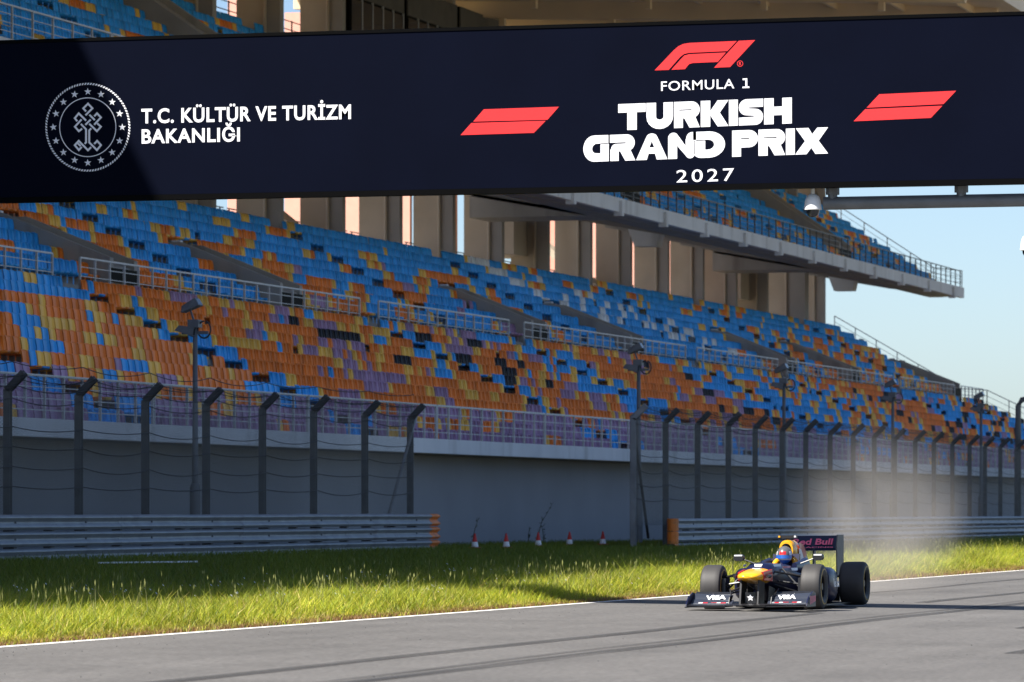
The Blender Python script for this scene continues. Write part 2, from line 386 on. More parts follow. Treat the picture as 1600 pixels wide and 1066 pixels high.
# aisle stairs
def stairs(ua, rows, fn, w=1.15):
    b = MB()
    for i in range(rows):
        v, z = fn(i)
        if i: b.box((ua-w/2, v-.38, z-.35), (ua+w/2, v+.02, z-.19))
        b.box((ua-w/2, v+.02, z+.002), (ua+w/2, v+.3, z+.02))
    return b.build('aisle_stairs', dkconc, stand)
for a in AISL: stairs(a, 12, rowL)
for a in AISU: stairs(a, 9, rowU)
for a in AISD: stairs(a, 10, rowD)

# ------------------------------------------------------------------ seats
def seat_geo():
    b = MB(); W = .212
    xs = (-W, -W*.55, 0, W*.55, W); zs = (.36, .60, .80)
    fr = []; bk = []
    for zi, z in enumerate(zs):
        for x in xs:
            y = .30+.03*(z-.36)/.44 - .075*(x/W)**2 + (0.02 if zi == 2 else 0)
            zz = z-(.035 if zi == 2 and abs(x) > .2 else 0)
            fr.append((x, y, zz)); bk.append((x, y+.03, zz))
    n = 5; fs = []
    for i in range(2):
        for j in range(4): fs.append((i*n+j, i*n+j+1, (i+1)*n+j+1, (i+1)*n+j))
    fs.append((15+0, 15+10, 15+14, 15+4)); fs.append((10, 11, 26, 25)); fs.append((11, 12, 27, 26)); fs.append((12, 13, 28, 27)); fs.append((13, 14, 29, 28))
    fs += [(0, 5, 20, 15), (5, 10, 25, 20), (4, 19, 24, 9), (9, 24, 29, 14)]
    b.add(fr+bk, fs)
    b.add([(-W, -.10, .40), (W, -.10, .40), (W, -.08, .33), (-W, -.08, .33), (-W, .30, .37), (W, .30, .37), (W, .30, .30), (-W, .30, .30)],
          [(0, 1, 5, 4), (0, 3, 2, 1), (3, 7, 6, 2), (0, 4, 7, 3), (1, 2, 6, 5)])
    b.add([(-.05, .1, 0), (.05, .1, 0), (.05, .1, .33), (-.05, .1, .33)], [(0, 1, 2, 3)])
    return b
SG = seat_geo(); sv = np.array(SG.v); sf = SG.f
ZL = [(70, 104, 'BBBBBBBPPY'), (104, 108.6, 'BBBBBBBBBY'), (108.6, 117, 'OOOOBBBYYY'), (117, 123, 'OOOOOOOYYB'), (123, 128, 'BBBBYYOOOO'), (128, 134, 'OOOOOOOOOY'),
      (134, 141, 'OOOOOPPPPY'), (141, 147, 'OOOOOOPPKY'), (147, 151, 'OOOOOOYYBB'), (151, 155.5, 'BBBYYOOOOO'), (155.5, 162, 'OOOOOPPPKY'), (162, 168, 'OOOOOOPPKY'), (168, 176, 'BBBBBBBBBY'),
      (176, 184, 'OOOOOOOOYP'), (184, 194, 'OOOOOPPKKO'), (194, 205, 'BBBBBBBOOY'), (205, 215, 'BBBBBOOOYY'), (215, 232, 'OOOOOBBBYY'),
      (232, 246, 'OOOOOOPPYK'), (246, 256, 'BBBBBBBPPK'), (256, 281, 'OOOOBBBBYK')]
ZU = [(70, 131, 'BBBBBBBBOO'), (131, 140, 'OOOOOOOBBB'), (140, 147.5, 'BBBBBBBBBB'), (147.5, 160, 'OOOOYYBBPO'), (160, 172, 'BBBBBBBOOY'),
      (172, 181, 'BBBBBBOOOP'), (181, 188, 'OOOOBBBBYY'), (188, 218, 'BBBBBBBBBB'), (218, 240, 'BBBBBBBBOY'), (240, 281, 'OOOOYYBBBB')]
def zone(z, u):
    for a, b_, s in z:
        if a <= u < b_: return s
    return 'B'
def colour_runs(zones, row, tier, rng):
    out = {}; u = 70.0
    jit = rng.uniform(-1.3, 1.3); prev = 'B'
    while u < 277.5:
        s = zone(zones, u+jit)
        if tier == 'L':
            near = min(abs(u-a) for a in AISL)
            if row <= 2: s = 'BBBBPPPPOP' if near < 3.5 else 'PPPPPPPPPO'
            elif row == 3: s = s[:6]+'PPPO'
            elif row >= 10 and 108 < u < 124: s = 'BBBBBBBBBY'
            elif near < 1.8: s = 'BBBYYOBBBY'
        if tier == 'U':
            if row >= 6: s = 'B'*15+'OYY'
            elif 147 < u < 160 and row >= 5: s = 'BBBBBBBOYY'
        if tier == 'D': s = 'B'*17+'OYOY'
        c = rng.choice(s); n = rng.choice((1, 1, 2, 2)) if c == 'Y' else (rng.choice((2, 2, 3, 4)) if c == 'K' else rng.choice((1, 2, 3, 4)))
        seq = [c]*n
        if c == 'O' and prev in 'BPW' and rng.random() < .75: seq = ['Y']*rng.choice((1, 1, 2))+seq
        if c in 'BP' and prev == 'O' and rng.random() < .6: seq = ['Y']*rng.choice((1, 1, 2))+seq
        prev = c
        for c in seq:
            out[round(u*2)] = c; u += .5
    return out
WHITE = {(8, 196.5, 199.5), (7, 196.8, 199.3), (6, 197.4, 199.4), (5, 198.5, 199.5), (4, 200, 200.9), (5, 203.6, 204), (4, 203.6, 204), (3, 203.6, 204.9),
         (7, 205, 205.4), (6, 208.5, 209.3), (5, 206.4, 207), (4, 207, 207.4), (3, 206.8, 208), (6, 211, 211.4), (5, 211, 211.4), (4, 211, 211.4), (3, 211.3, 212.3),
         (5, 213.3, 214.1), (4, 213.3, 213.7), (3, 213.5, 213.9), (2, 213.7, 215), (5, 215.6, 216), (4, 215.8, 216.2), (3, 216, 216.4), (2, 216.2, 216.6), (1, 217, 218.4),
         (4, 220, 220.8), (3, 220, 220.4), (2, 220.4, 220.8), (3, 221.2, 221.6), (2, 222.4, 222.8), (1, 222.4, 224)}
SEATS = []
for tier, nr, fn, zones, ais in (('L', 12, rowL, ZL, AISL), ('U', 9, rowU, ZU, AISU), ('D', 10, rowD, ZU, AISD)):
    for row in range(nr):
        rng = random.Random(f'{tier}{row}'); cr = colour_runs(zones, row, tier, rng); v, z = fn(row)
        for k, c in sorted(cr.items()):
            u = k/2
            if min(abs(u-a) for a in ais) < .75 or u > 277.4: continue
            if tier == 'U' and row < 5 and any(w-.3 < u < w+2.7 for w in (84.8, 101, 132.8, 149, 180.8, 197, 228.8, 245, 275.6)): continue
            if tier == 'D' and any(w-.3 < u < w+3.5 for w in (106, 154, 202, 250)): continue
            if tier == 'D' and u < 90: continue
            if rng.random() < .006: continue
            if tier == 'U' and any(r_ == row and a-.2 <= u <= b_+.2 for r_, a, b_ in WHITE): c = 'W'
            if tier == 'L' and row > 2 and c in 'OPB' and rng.random() < (.10 if c != 'B' else .04): c = rng.choice('YYYBPO')
            SEATS.append((u+rng.uniform(-.012, .012), v+.38, z, c, tier))
def shown(s):
    px, py = proj(s[0], s[1]+.3, s[2]+.6)
    return 2 < px < 1598 and 330 < py < 648 and s[4] == 'L'
order = sorted(range(len(SEATS)), key=lambda i: (0 if shown(SEATS[i]) else 1, depth(SEATS[i][0], SEATS[i][1])))
near = set(order[:300])
SME = {k: SG.mesh('seat', SEATM[k], fix=False) for k in SKEYS}
for i in order[:300]:
    u, v, z, c, t = SEATS[i]; o = bpy.data.objects.new('seat', SME[c]); COL.objects.link(o); o.parent = stand
    o.location = Vector((u, v, z))-WL[stand.name]
rest = [s for i, s in enumerate(SEATS) if i not in near]
pos = np.array([s[:3] for s in rest])-np.array(WL[stand.name]); nv = len(sv)
jz = np.random.normal(0, .006, (len(rest), 1, 3)); allv = (sv[None]+pos[:, None]+jz).reshape(-1, 3)
me = bpy.data.meshes.new('seat_rows')
lt = np.array([len(f) for f in sf]); flat = np.array([i for f in sf for i in f]); N = len(rest)
loops = (flat[None]+(np.arange(N)*nv)[:, None]).ravel(); tot = np.tile(lt, N)
me.vertices.add(len(allv)); me.vertices.foreach_set('co', allv.ravel()); me.loops.add(len(loops)); me.loops.foreach_set('vertex_index', loops.astype(np.int32))
me.polygons.add(len(tot)); me.polygons.foreach_set('loop_start', np.concatenate([[0], np.cumsum(tot)[:-1]]).astype(np.int32))
for k in SKEYS: me.materials.append(SEATM[k])
me.polygons.foreach_set('material_index', np.repeat([SKEYS.index(s[3]) for s in rest], len(lt)).astype(np.int32))
me.update(calc_edges=True); me.validate()
o = obj('seat_rows', me, stand); o['kind'] = 'stuff'

# ------------------------------------------------------------------ guardrails
WP = [(.0, -.156), (-.012, -.150), (-.075, -.112), (-.082, -.095), (-.075, -.075), (-.008, -.028), (0, 0), (-.008, .028), (-.075, .075), (-.082, .095), (-.075, .112), (-.012, .150), (0, .156)]
def wbeam(u0, u1, v, z, b):
    n = len(WP); secs = [[(u, v+p[0], z+p[1]) for p in WP]+[(u, v+p[0]+.006, z+p[1]) for p in reversed(WP)] for u in (u0, u1)]
    b.loft(secs)
def guardrail(label, u0, u1, v, ztop, end):
    g = root('guardrail', label, 'guardrail', (u0, v, zg(u0, v)))
    pitch = .338; n = int(math.ceil((u1-u0)/4))
    for k in range(n):
        a = u0+4*k; e = min(a+4.06, u1)
        if e-a < .3: continue
        last = (end == 1 and k == n-1); first = (end == -1 and k == 0)
        for q in range(3):
            z = ztop-.156-pitch*q+random.uniform(-.004, .004); vv = v+(.008 if k % 2 else 0)
            a2, e2 = a, e
            if last: e2 = u1-.75
            if first: a2 = u0+.45
            b = MB(); wbeam(a2, e2, vv, z, b)
            o = b.build('rail_beam', steel, g, auto=60)
            b = MB()
            for du in (.12, .30):
                for dz in (-.05, .05): b.box((a2+du, vv-.03, z+dz-.014), (a2+du+.03, vv+.002, z+dz+.014))
            b.box((a2+2.05, vv-.02, z-.02), (a2+2.11, vv+.002, z+.02))
            b.build('rail_bolt', postm, o)
            if last: c = MB(); wbeam(e2, u1, vv+.002, z, c); c.build('painted_end_beam', orangep, g, auto=60)
            if first: c = MB(); wbeam(u0, a2, vv+.002, z, c); c.build('painted_end_beam', orangep, g, auto=60)
        for du in (.2, 2.1):
            if a+du < u1-.3: MB().box((a+du, v+.03, zg(a, v)-.1), (a+du+.14, v+.22, ztop-.03)).build('rail_post', postm, g)
    if end == -1:
        for q in range(2):
            z = ztop-.17-.36*q
            b = MB(); pr = [(.0+.16*math.cos(t), .16*math.sin(t)) for t in np.linspace(R(90), R(270), 9)]
            b.prism([(u0+p[0]*1.2, v-.02+p[1]) for p in pr]+[(u0+.02, v-.16), (u0+.02, v+.12)][:0], 2, z-.17, z+.17)
            b.build('rail_end_cap', orangep, g)
    return g
guardrail('long grey three-beam guardrail at left, ending in an orange painted tip', 70, 118, 34.5, 1.33, 1)
guardrail('grey three-beam guardrail behind the racing car, starting with orange rounded end', 127, 231, 30.4, 1.19, -1)

# ------------------------------------------------------------------ catch fences
def chain_mat():
    m = bpy.data.materials.new('chain_link'); m.use_nodes = True; n = m.node_tree.nodes; l = m.node_tree.links; b = n['Principled BSDF']
    b.inputs['Base Color'].default_value = (.05, .052, .058, 1); b.inputs['Roughness'].default_value = .6
    g = n.new('ShaderNodeNewGeometry'); s = n.new('ShaderNodeSeparateXYZ'); l.new(g.outputs['Position'], s.inputs[0])
    outs = []
    for sg in (1, -1):
        k = n.new('ShaderNodeMath'); k.operation = 'MULTIPLY_ADD'; k.inputs[1].default_value = sg; l.new(s.outputs['Z'], k.inputs[0]); l.new(s.outputs['X'], k.inputs[2])
        d = n.new('ShaderNodeMath'); d.operation = 'PINGPONG'; d.inputs[1].default_value = .036; l.new(k.outputs[0], d.inputs[0])
        c = n.new('ShaderNodeMath'); c.operation = 'LESS_THAN'; c.inputs[1].default_value = .0072; l.new(d.outputs[0], c.inputs[0]); outs.append(c)
    mx = n.new('ShaderNodeMath'); mx.operation = 'MAXIMUM'; l.new(outs[0].outputs[0], mx.inputs[0]); l.new(outs[1].outputs[0], mx.inputs[1])
    l.new(mx.outputs[0], b.inputs['Alpha']); return m
chain = chain_mat()
def hpost(b, u, v, z0, z1, w=.15, arm=True):
    # rolled H-section post, flanges facing along the fence, with a cranked head leaning over the track
    def seg(p, q):
        for du in (-w/2, w/2-.02): b.bar((u+du+.01, p[0], p[1]), (u+du+.01, q[0], q[1]), .02, .14, up=(0, 1, 0))
        b.bar((u, p[0], p[1]), (u, q[0], q[1]), w-.03, .018, up=(0, 1, 0))
    seg((v, z0), (v, z1))
    if arm: seg((v, z1-.02), (v-.36, z1+.34))
def fence(label, us_, v, ztop, zb, ends, hero=False):
    f = root('catch_fence', label, 'fence', (us_[0], v, zg(us_[0], v)))
    for k, u in enumerate(us_):
        b = MB(); hpost(b, u, v, zg(u, v)-.1, ztop+random.uniform(-.03, .03)); b.build('post', steel if (k == 0 and ends == 'start') else postm, f)
    hs = [.55, .95, 1.35, 1.75, 2.75, 3.05]
    allh = [(v-.10, zb+h) for h in hs]+[(v-.10, ztop-.15), (v-.2, ztop+.1), (v-.34, ztop+.30)]
    for vv, z in allh:
        pts = []; lo = z
        for a, b_ in zip(us_[:-1], us_[1:]):
            sag = random.uniform(.05, .13)
            for q in range(8):
                t = q/8; pts.append((a+(b_-a)*t, vv, z-sag*4*t*(1-t)))
        pts.append((us_[-1], vv, z)); MB().tube(pts, .0095, 4).build('cable', cablem, f)
    for a, b_ in zip(us_[:-1], us_[1:]):
        me = bpy.data.meshes.new('mesh_panel')
        me.from_pydata([(a, v-.085, zb-.2), (b_, v-.085, zb-.2), (b_, v-.085, ztop), (a, v-.085, ztop), (b_, v-.40, ztop+.33), (a, v-.40, ztop+.33)], [], [(0, 1, 2, 3), (3, 2, 4, 5)])
        for p in me.vertices: p.co -= WL[f.name]
        me.materials.append(chain); obj('mesh_panel', me, f)
    if ends == 'end':
        u = us_[-1]; MB().tube([(u+.25, v-.1, ztop+.1), (u-1.6, v+.25, zb-.6)], .045, 8).build('brace', steel, f)
    else:
        u = us_[0]; MB().tube([(u+.1, v, ztop-.4), (u+2.1, v+.1, zb-.55)], .04, 8).build('brace', cablem, f)
        MB().tube([(u-.02, v+.05, zb-.7), (u-.02, v+.05, ztop+.05), (u-.02, v-.33, ztop+.36)], .05, 8).build('end_frame', steel, f)
    return f
VF1, VF2 = 35.0, 31.3
pl = [u_at(p, VF1) for p in (12, 123, 227, 322, 410, 490, 570, 641)]
pl = [pl[0]-4.2*k for k in (4, 3, 2, 1)]+pl
fence('dark post and wire catch fence behind the left guardrail', pl, VF1, 3.82, 1.35, 'end')
pr_ = [u_at(p, VF2) for p in (990, 1040, 1090, 1138, 1180, 1222, 1259, 1297, 1333, 1366, 1398, 1430, 1459, 1488, 1515, 1539, 1563, 1588)]
pr_ += [pr_[-1]+4.1*k for k in range(1, 10)]
fence('dark post and wire catch fence behind the racing car', pr_, VF2, 3.95, 1.2, 'start')

# ------------------------------------------------------------------ lamp posts
def lamp(px, v, ztop, label):
    u = u_at(px, v); z0 = zg(u, v)
    g = root('lamp_post', label, 'lamp post', (u, v, z0), 'floodlight poles along the stand')
    MB().tube([(u, v, z0), (u, v, 2.0), (u, v, ztop-.4)], [.085, .075, .055], 10).build('pole', lampm, g, smooth=True)
    MB().lathe([(.125, 0), (.125, 1.75-z0+.2), (.10, 1.82-z0+.2), (.08, 1.84-z0+.2)], (u, v, z0), n=12).build('base_sleeve', lampm, g, auto=40)
    MB().bar((u, v-.32, ztop-.62), (u, v+.32, ztop-.62), .07).build('cross_arm', lampm, g)
    MB().box((u-.14, v-.12, ztop-.5), (u+.14, v+.14, ztop-.32)).build('junction_box', lampm, g)
    for (dv, dz, tl) in ((.12, .0, -25), (.22, -.55, 12)):
        h = MB(); c = Vector((u, v+dv, ztop+dz)); M = Matrix.Rotation(R(tl), 3, 'X')
        P = [(-.18, -.24, -.10), (.18, -.24, -.10), (.18, .22, -.07), (-.18, .22, -.07), (-.16, -.22, .10), (.16, -.22, .10), (.12, .16, .07), (-.12, .16, .07)]
        h.add([c+M @ Vector(p) for p in P], [(0, 3, 2, 1), (4, 5, 6, 7), (0, 1, 5, 4), (1, 2, 6, 5), (2, 3, 7, 6), (3, 0, 4, 7)])
        ho = h.build('floodlight_head', lampm, g)
        gl = MB(); gl.add([c+M @ Vector(p) for p in [(-.15, -.243, -.08), (.15, -.243, -.08), (.14, -.233, .075), (-.14, -.233, .075)]], [(0, 1, 2, 3)]); gl.build('lens', glassd, ho)
        MB().bar((u, v, ztop-.45+dz*.5), (u, v+dv, ztop+dz-.08), .04).build('bracket', lampm, g)
    MB().tube([(u, v-.1+.16*math.sin(t)-.12, ztop-.55+.2*math.cos(t)) for t in np.linspace(0, 6.0, 14)], .02, 5).build('cable_coil', cablem, g)
lamp(305, 36.2, 6.15, 'floodlight pole standing behind the left fence, nearest of the row')
lamp(998, 33.6, 6.2, 'floodlight pole by the open end of the right-hand fence')
lamp(1225, 33.6, 6.2, 'floodlight pole rising above the racing car')
lamp(1395, 33.6, 6.2, 'floodlight pole behind the dust, second from the far end')
lamp(1533, 33.6, 6.2, 'farthest floodlight pole of the row, near the right edge')
u = u_at(1591, 31.9); cp = root('camera_mast', 'thick grey mast with cranked head at right edge of the fence', 'mast', (u, 31.9, .4))
MB().tube([(u, 31.9, .3), (u, 31.9, 5.75), (u, 31.75, 6.0), (u, 31.2, 6.1)], .12, 10).build('pole', lampm, cp, smooth=True)
MB().lathe([(.0, .0), (.12, .02), (.15, .14), (.12, .26), (0, .28)], (u, 31.2, 5.75), n=12).build('camera_head', whitep, cp, smooth=True)

# ------------------------------------------------------------------ cones, weeds, plank
redm = mat('cone_red', (.55, .03, .02), .5, var=.12)
def cone(px, v, label):
    u = u_at(px, v); z0 = zg(u, v)+.03
    g = root('traffic_cone', label, 'traffic cone', (u, v, z0), 'cones in the gap between the fences')
    MB().box((u-.13, v-.13, z0), (u+.13, v+.13, z0+.025)).build('base', redm, g)
    MB().lathe([(.095, .025), (.07, .16)], (u, v, z0), n=16).build('white_sleeve', whitep, g, smooth=True)
    MB().lathe([(.0695, .16), (.018, .375), (.0, .38)], (u, v, z0), n=16).build('tip', redm, g, smooth=True)
for px, t in ((742, 'red and white cone nearest the left guardrail end'), (791, 'second red and white cone from the left guardrail end'),
              (841, 'middle of the five red and white cones'), (890, 'second red and white cone from the right-hand fence'), (942, 'red and white cone nearest the right-hand fence')):
    cone(px, 33.0+random.uniform(-.3, .3), t)
weedm = mat('weed_stem', (.05, .06, .025), .8, var=.3)
def weed(px, h, lean, label):
    v = 37.2; u = u_at(px, v); z0 = .42; g = root('weed', label, 'weed', (u, v, z0), 'weeds along the wall')
    rn = random.Random(px)
    MB().tube([(u, v, z0), (u+lean*.3, v, z0+h*.5), (u+lean, v, z0+h)], [.012, .009, .004], 5).build('stem', weedm, g)
    b = MB()
    for k in range(26):
        t = rn.uniform(.1, 1); c = Vector((u+lean*t*t, v, z0+h*t)); d = Vector((rn.uniform(-1, 1), rn.uniform(-.5, .2), rn.uniform(-.1, .8)))*rn.uniform(.1, .22)
        s = Vector((.02, 0, .02)); b.add([c-s*.3, c+d*.5+s, c+d, c+d*.5-s], [(0, 1, 2, 3)])
    b.build('leaves', weedm, g)
weed(838, 1.25, 2.0, 'tall leaning weed stalk by the wall behind the cones')
weed(738, .8, .7, 'short weed beside the cone nearest the left rail')
weed(825, .5, .2, 'bushy low weed at the foot of the wall, left of the leaning stalk')
weed(850, .55, -.3, 'bushy low weed at the foot of the wall, right of the leaning stalk')
u = u_at(232, 30.5); pk = MB().bar((u-1.6, 30.9, .435), (u+1.9, 30.2, .425), .06, .03)
pk.thing('plank', whitep, 'long pale plank lying in the shaded grass at left', 'plank', (u, 30.5, .5))

# ------------------------------------------------------------------ gantry sign
UB = 66.5
gan = root('gantry_sign', 'dark navy sign board on a gantry spanning the track, with white and red lettering', 'sign', (UB, 34.2, zg(0, 34)))
navy = mat('sign_navy', (.0022, .0034, .0105), .6, var=.12, scale=.8, spec=.03)
signw = mat('sign_white', (.84, .84, .88), .5, var=.03, spec=.3); signr = mat('sign_red', (.74, .030, .034), .5, var=.04, spec=.3)
ZB0, ZB1 = 6.11, 8.42
VB0, VB1 = -3.0, 33.4
def B(px, py, du=-.004):
    v = v_at(px, UB); return (UB+du, v, EYE+(HZ-py)*depth(UB, v)/F)
# panel: edges follow the board in the photograph (level top and bottom)
npan = 1
for k in range(npan):
    a = VB0+(VB1-VB0)*k/npan; e = VB0+(VB1-VB0)*(k+1)/npan
    MB().box((UB, a, ZB0), (UB+.05, e-.004, ZB1)).build('sign_panel', navy, gan)
MB().box((UB-.01, VB0, ZB0-.08), (UB+.16, VB1, ZB0-.002)).build('bottom_lip', blackp, gan)
MB().box((UB-.012, VB0, ZB1+.002), (UB+.12, VB1, ZB1+.05)).build('top_lip', blackp, gan)
tr = MB()
for z in (ZB0+.1, ZB1-.1):
    for du in (.3, 1.05): tr.tube([(UB+du, VB0, z), (UB+du, VB1, z)], .055, 8)
tr.build('truss_chord', postm, gan)
for k in range(26):
    v = VB0+1.4*k; b = MB()
    b.tube([(UB+.3, v, ZB0+.1), (UB+.3, v+1.4, ZB1-.1)], .03, 6); b.tube([(UB+1.05, v, ZB0+.1), (UB+1.05, v+1.4, ZB1-.1)], .03, 6)
    b.tube([(UB+.3, v, ZB0+.1), (UB+1.05, v+.7, ZB0+.1), (UB+.3, v+1.4, ZB0+.1)], .025, 6)
    b.tube([(UB+.3, v, ZB1-.1), (UB+1.05, v+.7, ZB1-.1)], .025, 6); b.build('truss_web', postm, gan)
MB().box((UB+.06, VB0, ZB1-.02), (UB+1.15, VB1, ZB1+.001)).build('service_deck', postm, gan)
for v in (VB0-.3, VB1+.4):
    for du in (.1, 1.1): MB().tube([(UB+du, v, -.7), (UB+du, v, ZB1)], .13, 10).build('gantry_leg', postm, gan)
UP = UB+.35
pv = v_at(1296, UP); zpipe = EYE+(HZ-318)*depth(UP, pv)/F
MB().tube([(UP, pv+.08, zpipe), (UP, -2.5, zpipe)], .095, 14).build('hanging_pipe', lampm, gan, auto=50)
for k in range(8):
    v = v_at(1301, UP)-1.87*k
    MB().tube([(UP, v, zpipe+.05), (UP, v, ZB0+.12)], .07, 10).build('pipe_hanger', lampm, gan)
    MB().tube([(UP, v, ZB0-.16), (UP, v, ZB0-.06)], .10, 10).build('hanger_flange', lampm, gan)
def dome(px, ytop, v_, label, stem):
    u = UB+.25; v = v_at(px, u); zt = EYE+(HZ-ytop)*depth(u, v)/F
    g = root('dome_camera', label, 'camera', (u, v, zt-.36), 'dome cameras under the gantry')
    MB().lathe([(.0, 0), (.05, 0), (.09, -.03), (.115, -.09), (.122, -.16), (.13, -.20), (.13, -.22), (.1, -.225)], (u, v, zt), n=20).build('housing', whitep, g, auto=45)
    MB().lathe([(.098, -.222), (.092, -.265), (.07, -.30), (.035, -.325), (0, -.33)], (u, v, zt), n=20).build('glass_bubble', glassd, g, smooth=True)
    MB().tube([(u, v, zt-.01), (u, v, stem)], .03, 8).build('stem', whitep, g)
dome(1270, 304, 0, 'white dome camera hanging under the sign beside the pipe end', ZB0+.1)
dome(1608, 367, 0, 'white dome camera cut off by the right edge of the picture', zpipe-.05)

# lettering --------------------------------------------------------
def flat(name, verts, faces, m, label=None):
    me = bpy.data.meshes.new(name); o_ = WL[gan.name]
    me.from_pydata([tuple(Vector(p)-o_) for p in verts], [], faces); me.materials.append(m)
    o = obj(name, me, gan)
    if label: o['label'] = label
    return o
def curve2d(contours):
    c = bpy.data.curves.new('tmp', 'CURVE'); c.dimensions = '2D'; c.fill_mode = 'BOTH'
    for ct in contours:
        s = c.splines.new('POLY'); s.points.add(len(ct)-1); s.use_cyclic_u = True
        for p, q in zip(s.points, ct): p.co = (q[0], q[1], 0, 1)
    return tri2d(c)
def tri2d(c):
    o = bpy.data.objects.new('tmp', c); COL.objects.link(o); bpy.context.view_layer.update()
    m = bpy.data.meshes.new_from_object(o.evaluated_get(bpy.context.evaluated_depsgraph_get()))
    vs = [(v.co.x, v.co.y) for v in m.vertices]; fs = [tuple(p.vertices) for p in m.polygons]
    bpy.data.objects.remove(o); bpy.data.meshes.remove(m); bpy.data.curves.remove(c)
    return vs, fs
def text2d(body, off=0, spacing=1.0):
    c = bpy.data.curves.new('tmp', 'FONT'); c.body = body; c.offset = off; c.space_character = spacing; c.resolution_u = 4
    return tri2d(c)
def quad_map(vs, quad, box=None):
    xs = [p[0] for p in vs]; ys = [p[1] for p in vs]
    x0, x1, y0, y1 = box or (min(xs), max(xs), min(ys), max(ys)); TL, TR, BR, BL = [Vector(q) for q in quad]; out = []
    for x, y in vs:
        s = (x-x0)/(x1-x0); t = (y-y0)/(y1-y0); out.append((BL*(1-s)+BR*s)*(1-t)+(TL*(1-s)+TR*s)*t)
    return out
def put_text(name, body, quad, m, off=0, spacing=1.0, cap=None, label=None):
    vs, fs = text2d(body, off, spacing); xs = [p[0] for p in vs]; ys = [p[1] for p in vs]
    box = (min(xs), max(xs), cap[0] if cap else min(ys), cap[1] if cap else max(ys))
    return flat(name, [B(*p) for p in quad_map(vs, quad, box)], fs, m, label)
cap = (-.0+0, .729)
_v, _f = text2d('H', 0); cap0 = (min(p[1] for p in _v), max(p[1] for p in _v))
put_text('lettering', 'T.C. KÜLTÜR VE TURİZM', [(221, 170.5), (548.5, 163.5), (548.5, 186), (221, 193)], signw, .026, 1.08, (cap0[0]-.02, cap0[1]+.02), 'upper line of white ministry lettering')
put_text('lettering', 'BAKANLIĞI', [(221.5, 202.5), (375, 199.5), (375, 221), (221.5, 224.5)], signw, .026, 1.08, (cap0[0]-.02, cap0[1]+.02), 'lower line of white ministry lettering')
put_text('lettering', 'FORMULA', [(1033, 127.5), (1147.5, 123.2), (1147.5, 138.4), (1033, 142.5)], signw, .004, 1.06, None, 'small white line above the large title')
put_text('lettering', '2027', [(1057, 266), (1147, 262.8), (1147, 282.8), (1057, 285.6)], signw, .004, 1.25, None, 'white year under the large title')
_d = lambda pts: [B(*p) for p in pts]
flat('lettering', _d([(1160.5, 125.5), (1160.3, 122.9), (1167.6, 122.5), (1167.8, 135.3), (1171, 135.2), (1171, 137.6), (1160.2, 138), (1160.2, 135.6), (1164.8, 135.4), (1164.7, 125.3)]), [(0, 1, 2, 3, 4, 5, 6, 7, 8, 9)], signw)
def arc(cx, cy, rx, ry, a0, a1, n=10): return [(cx+rx*math.cos(R(a0+(a1-a0)*k/n)), cy+ry*math.sin(R(a0+(a1-a0)*k/n))) for k in range(n+1)]
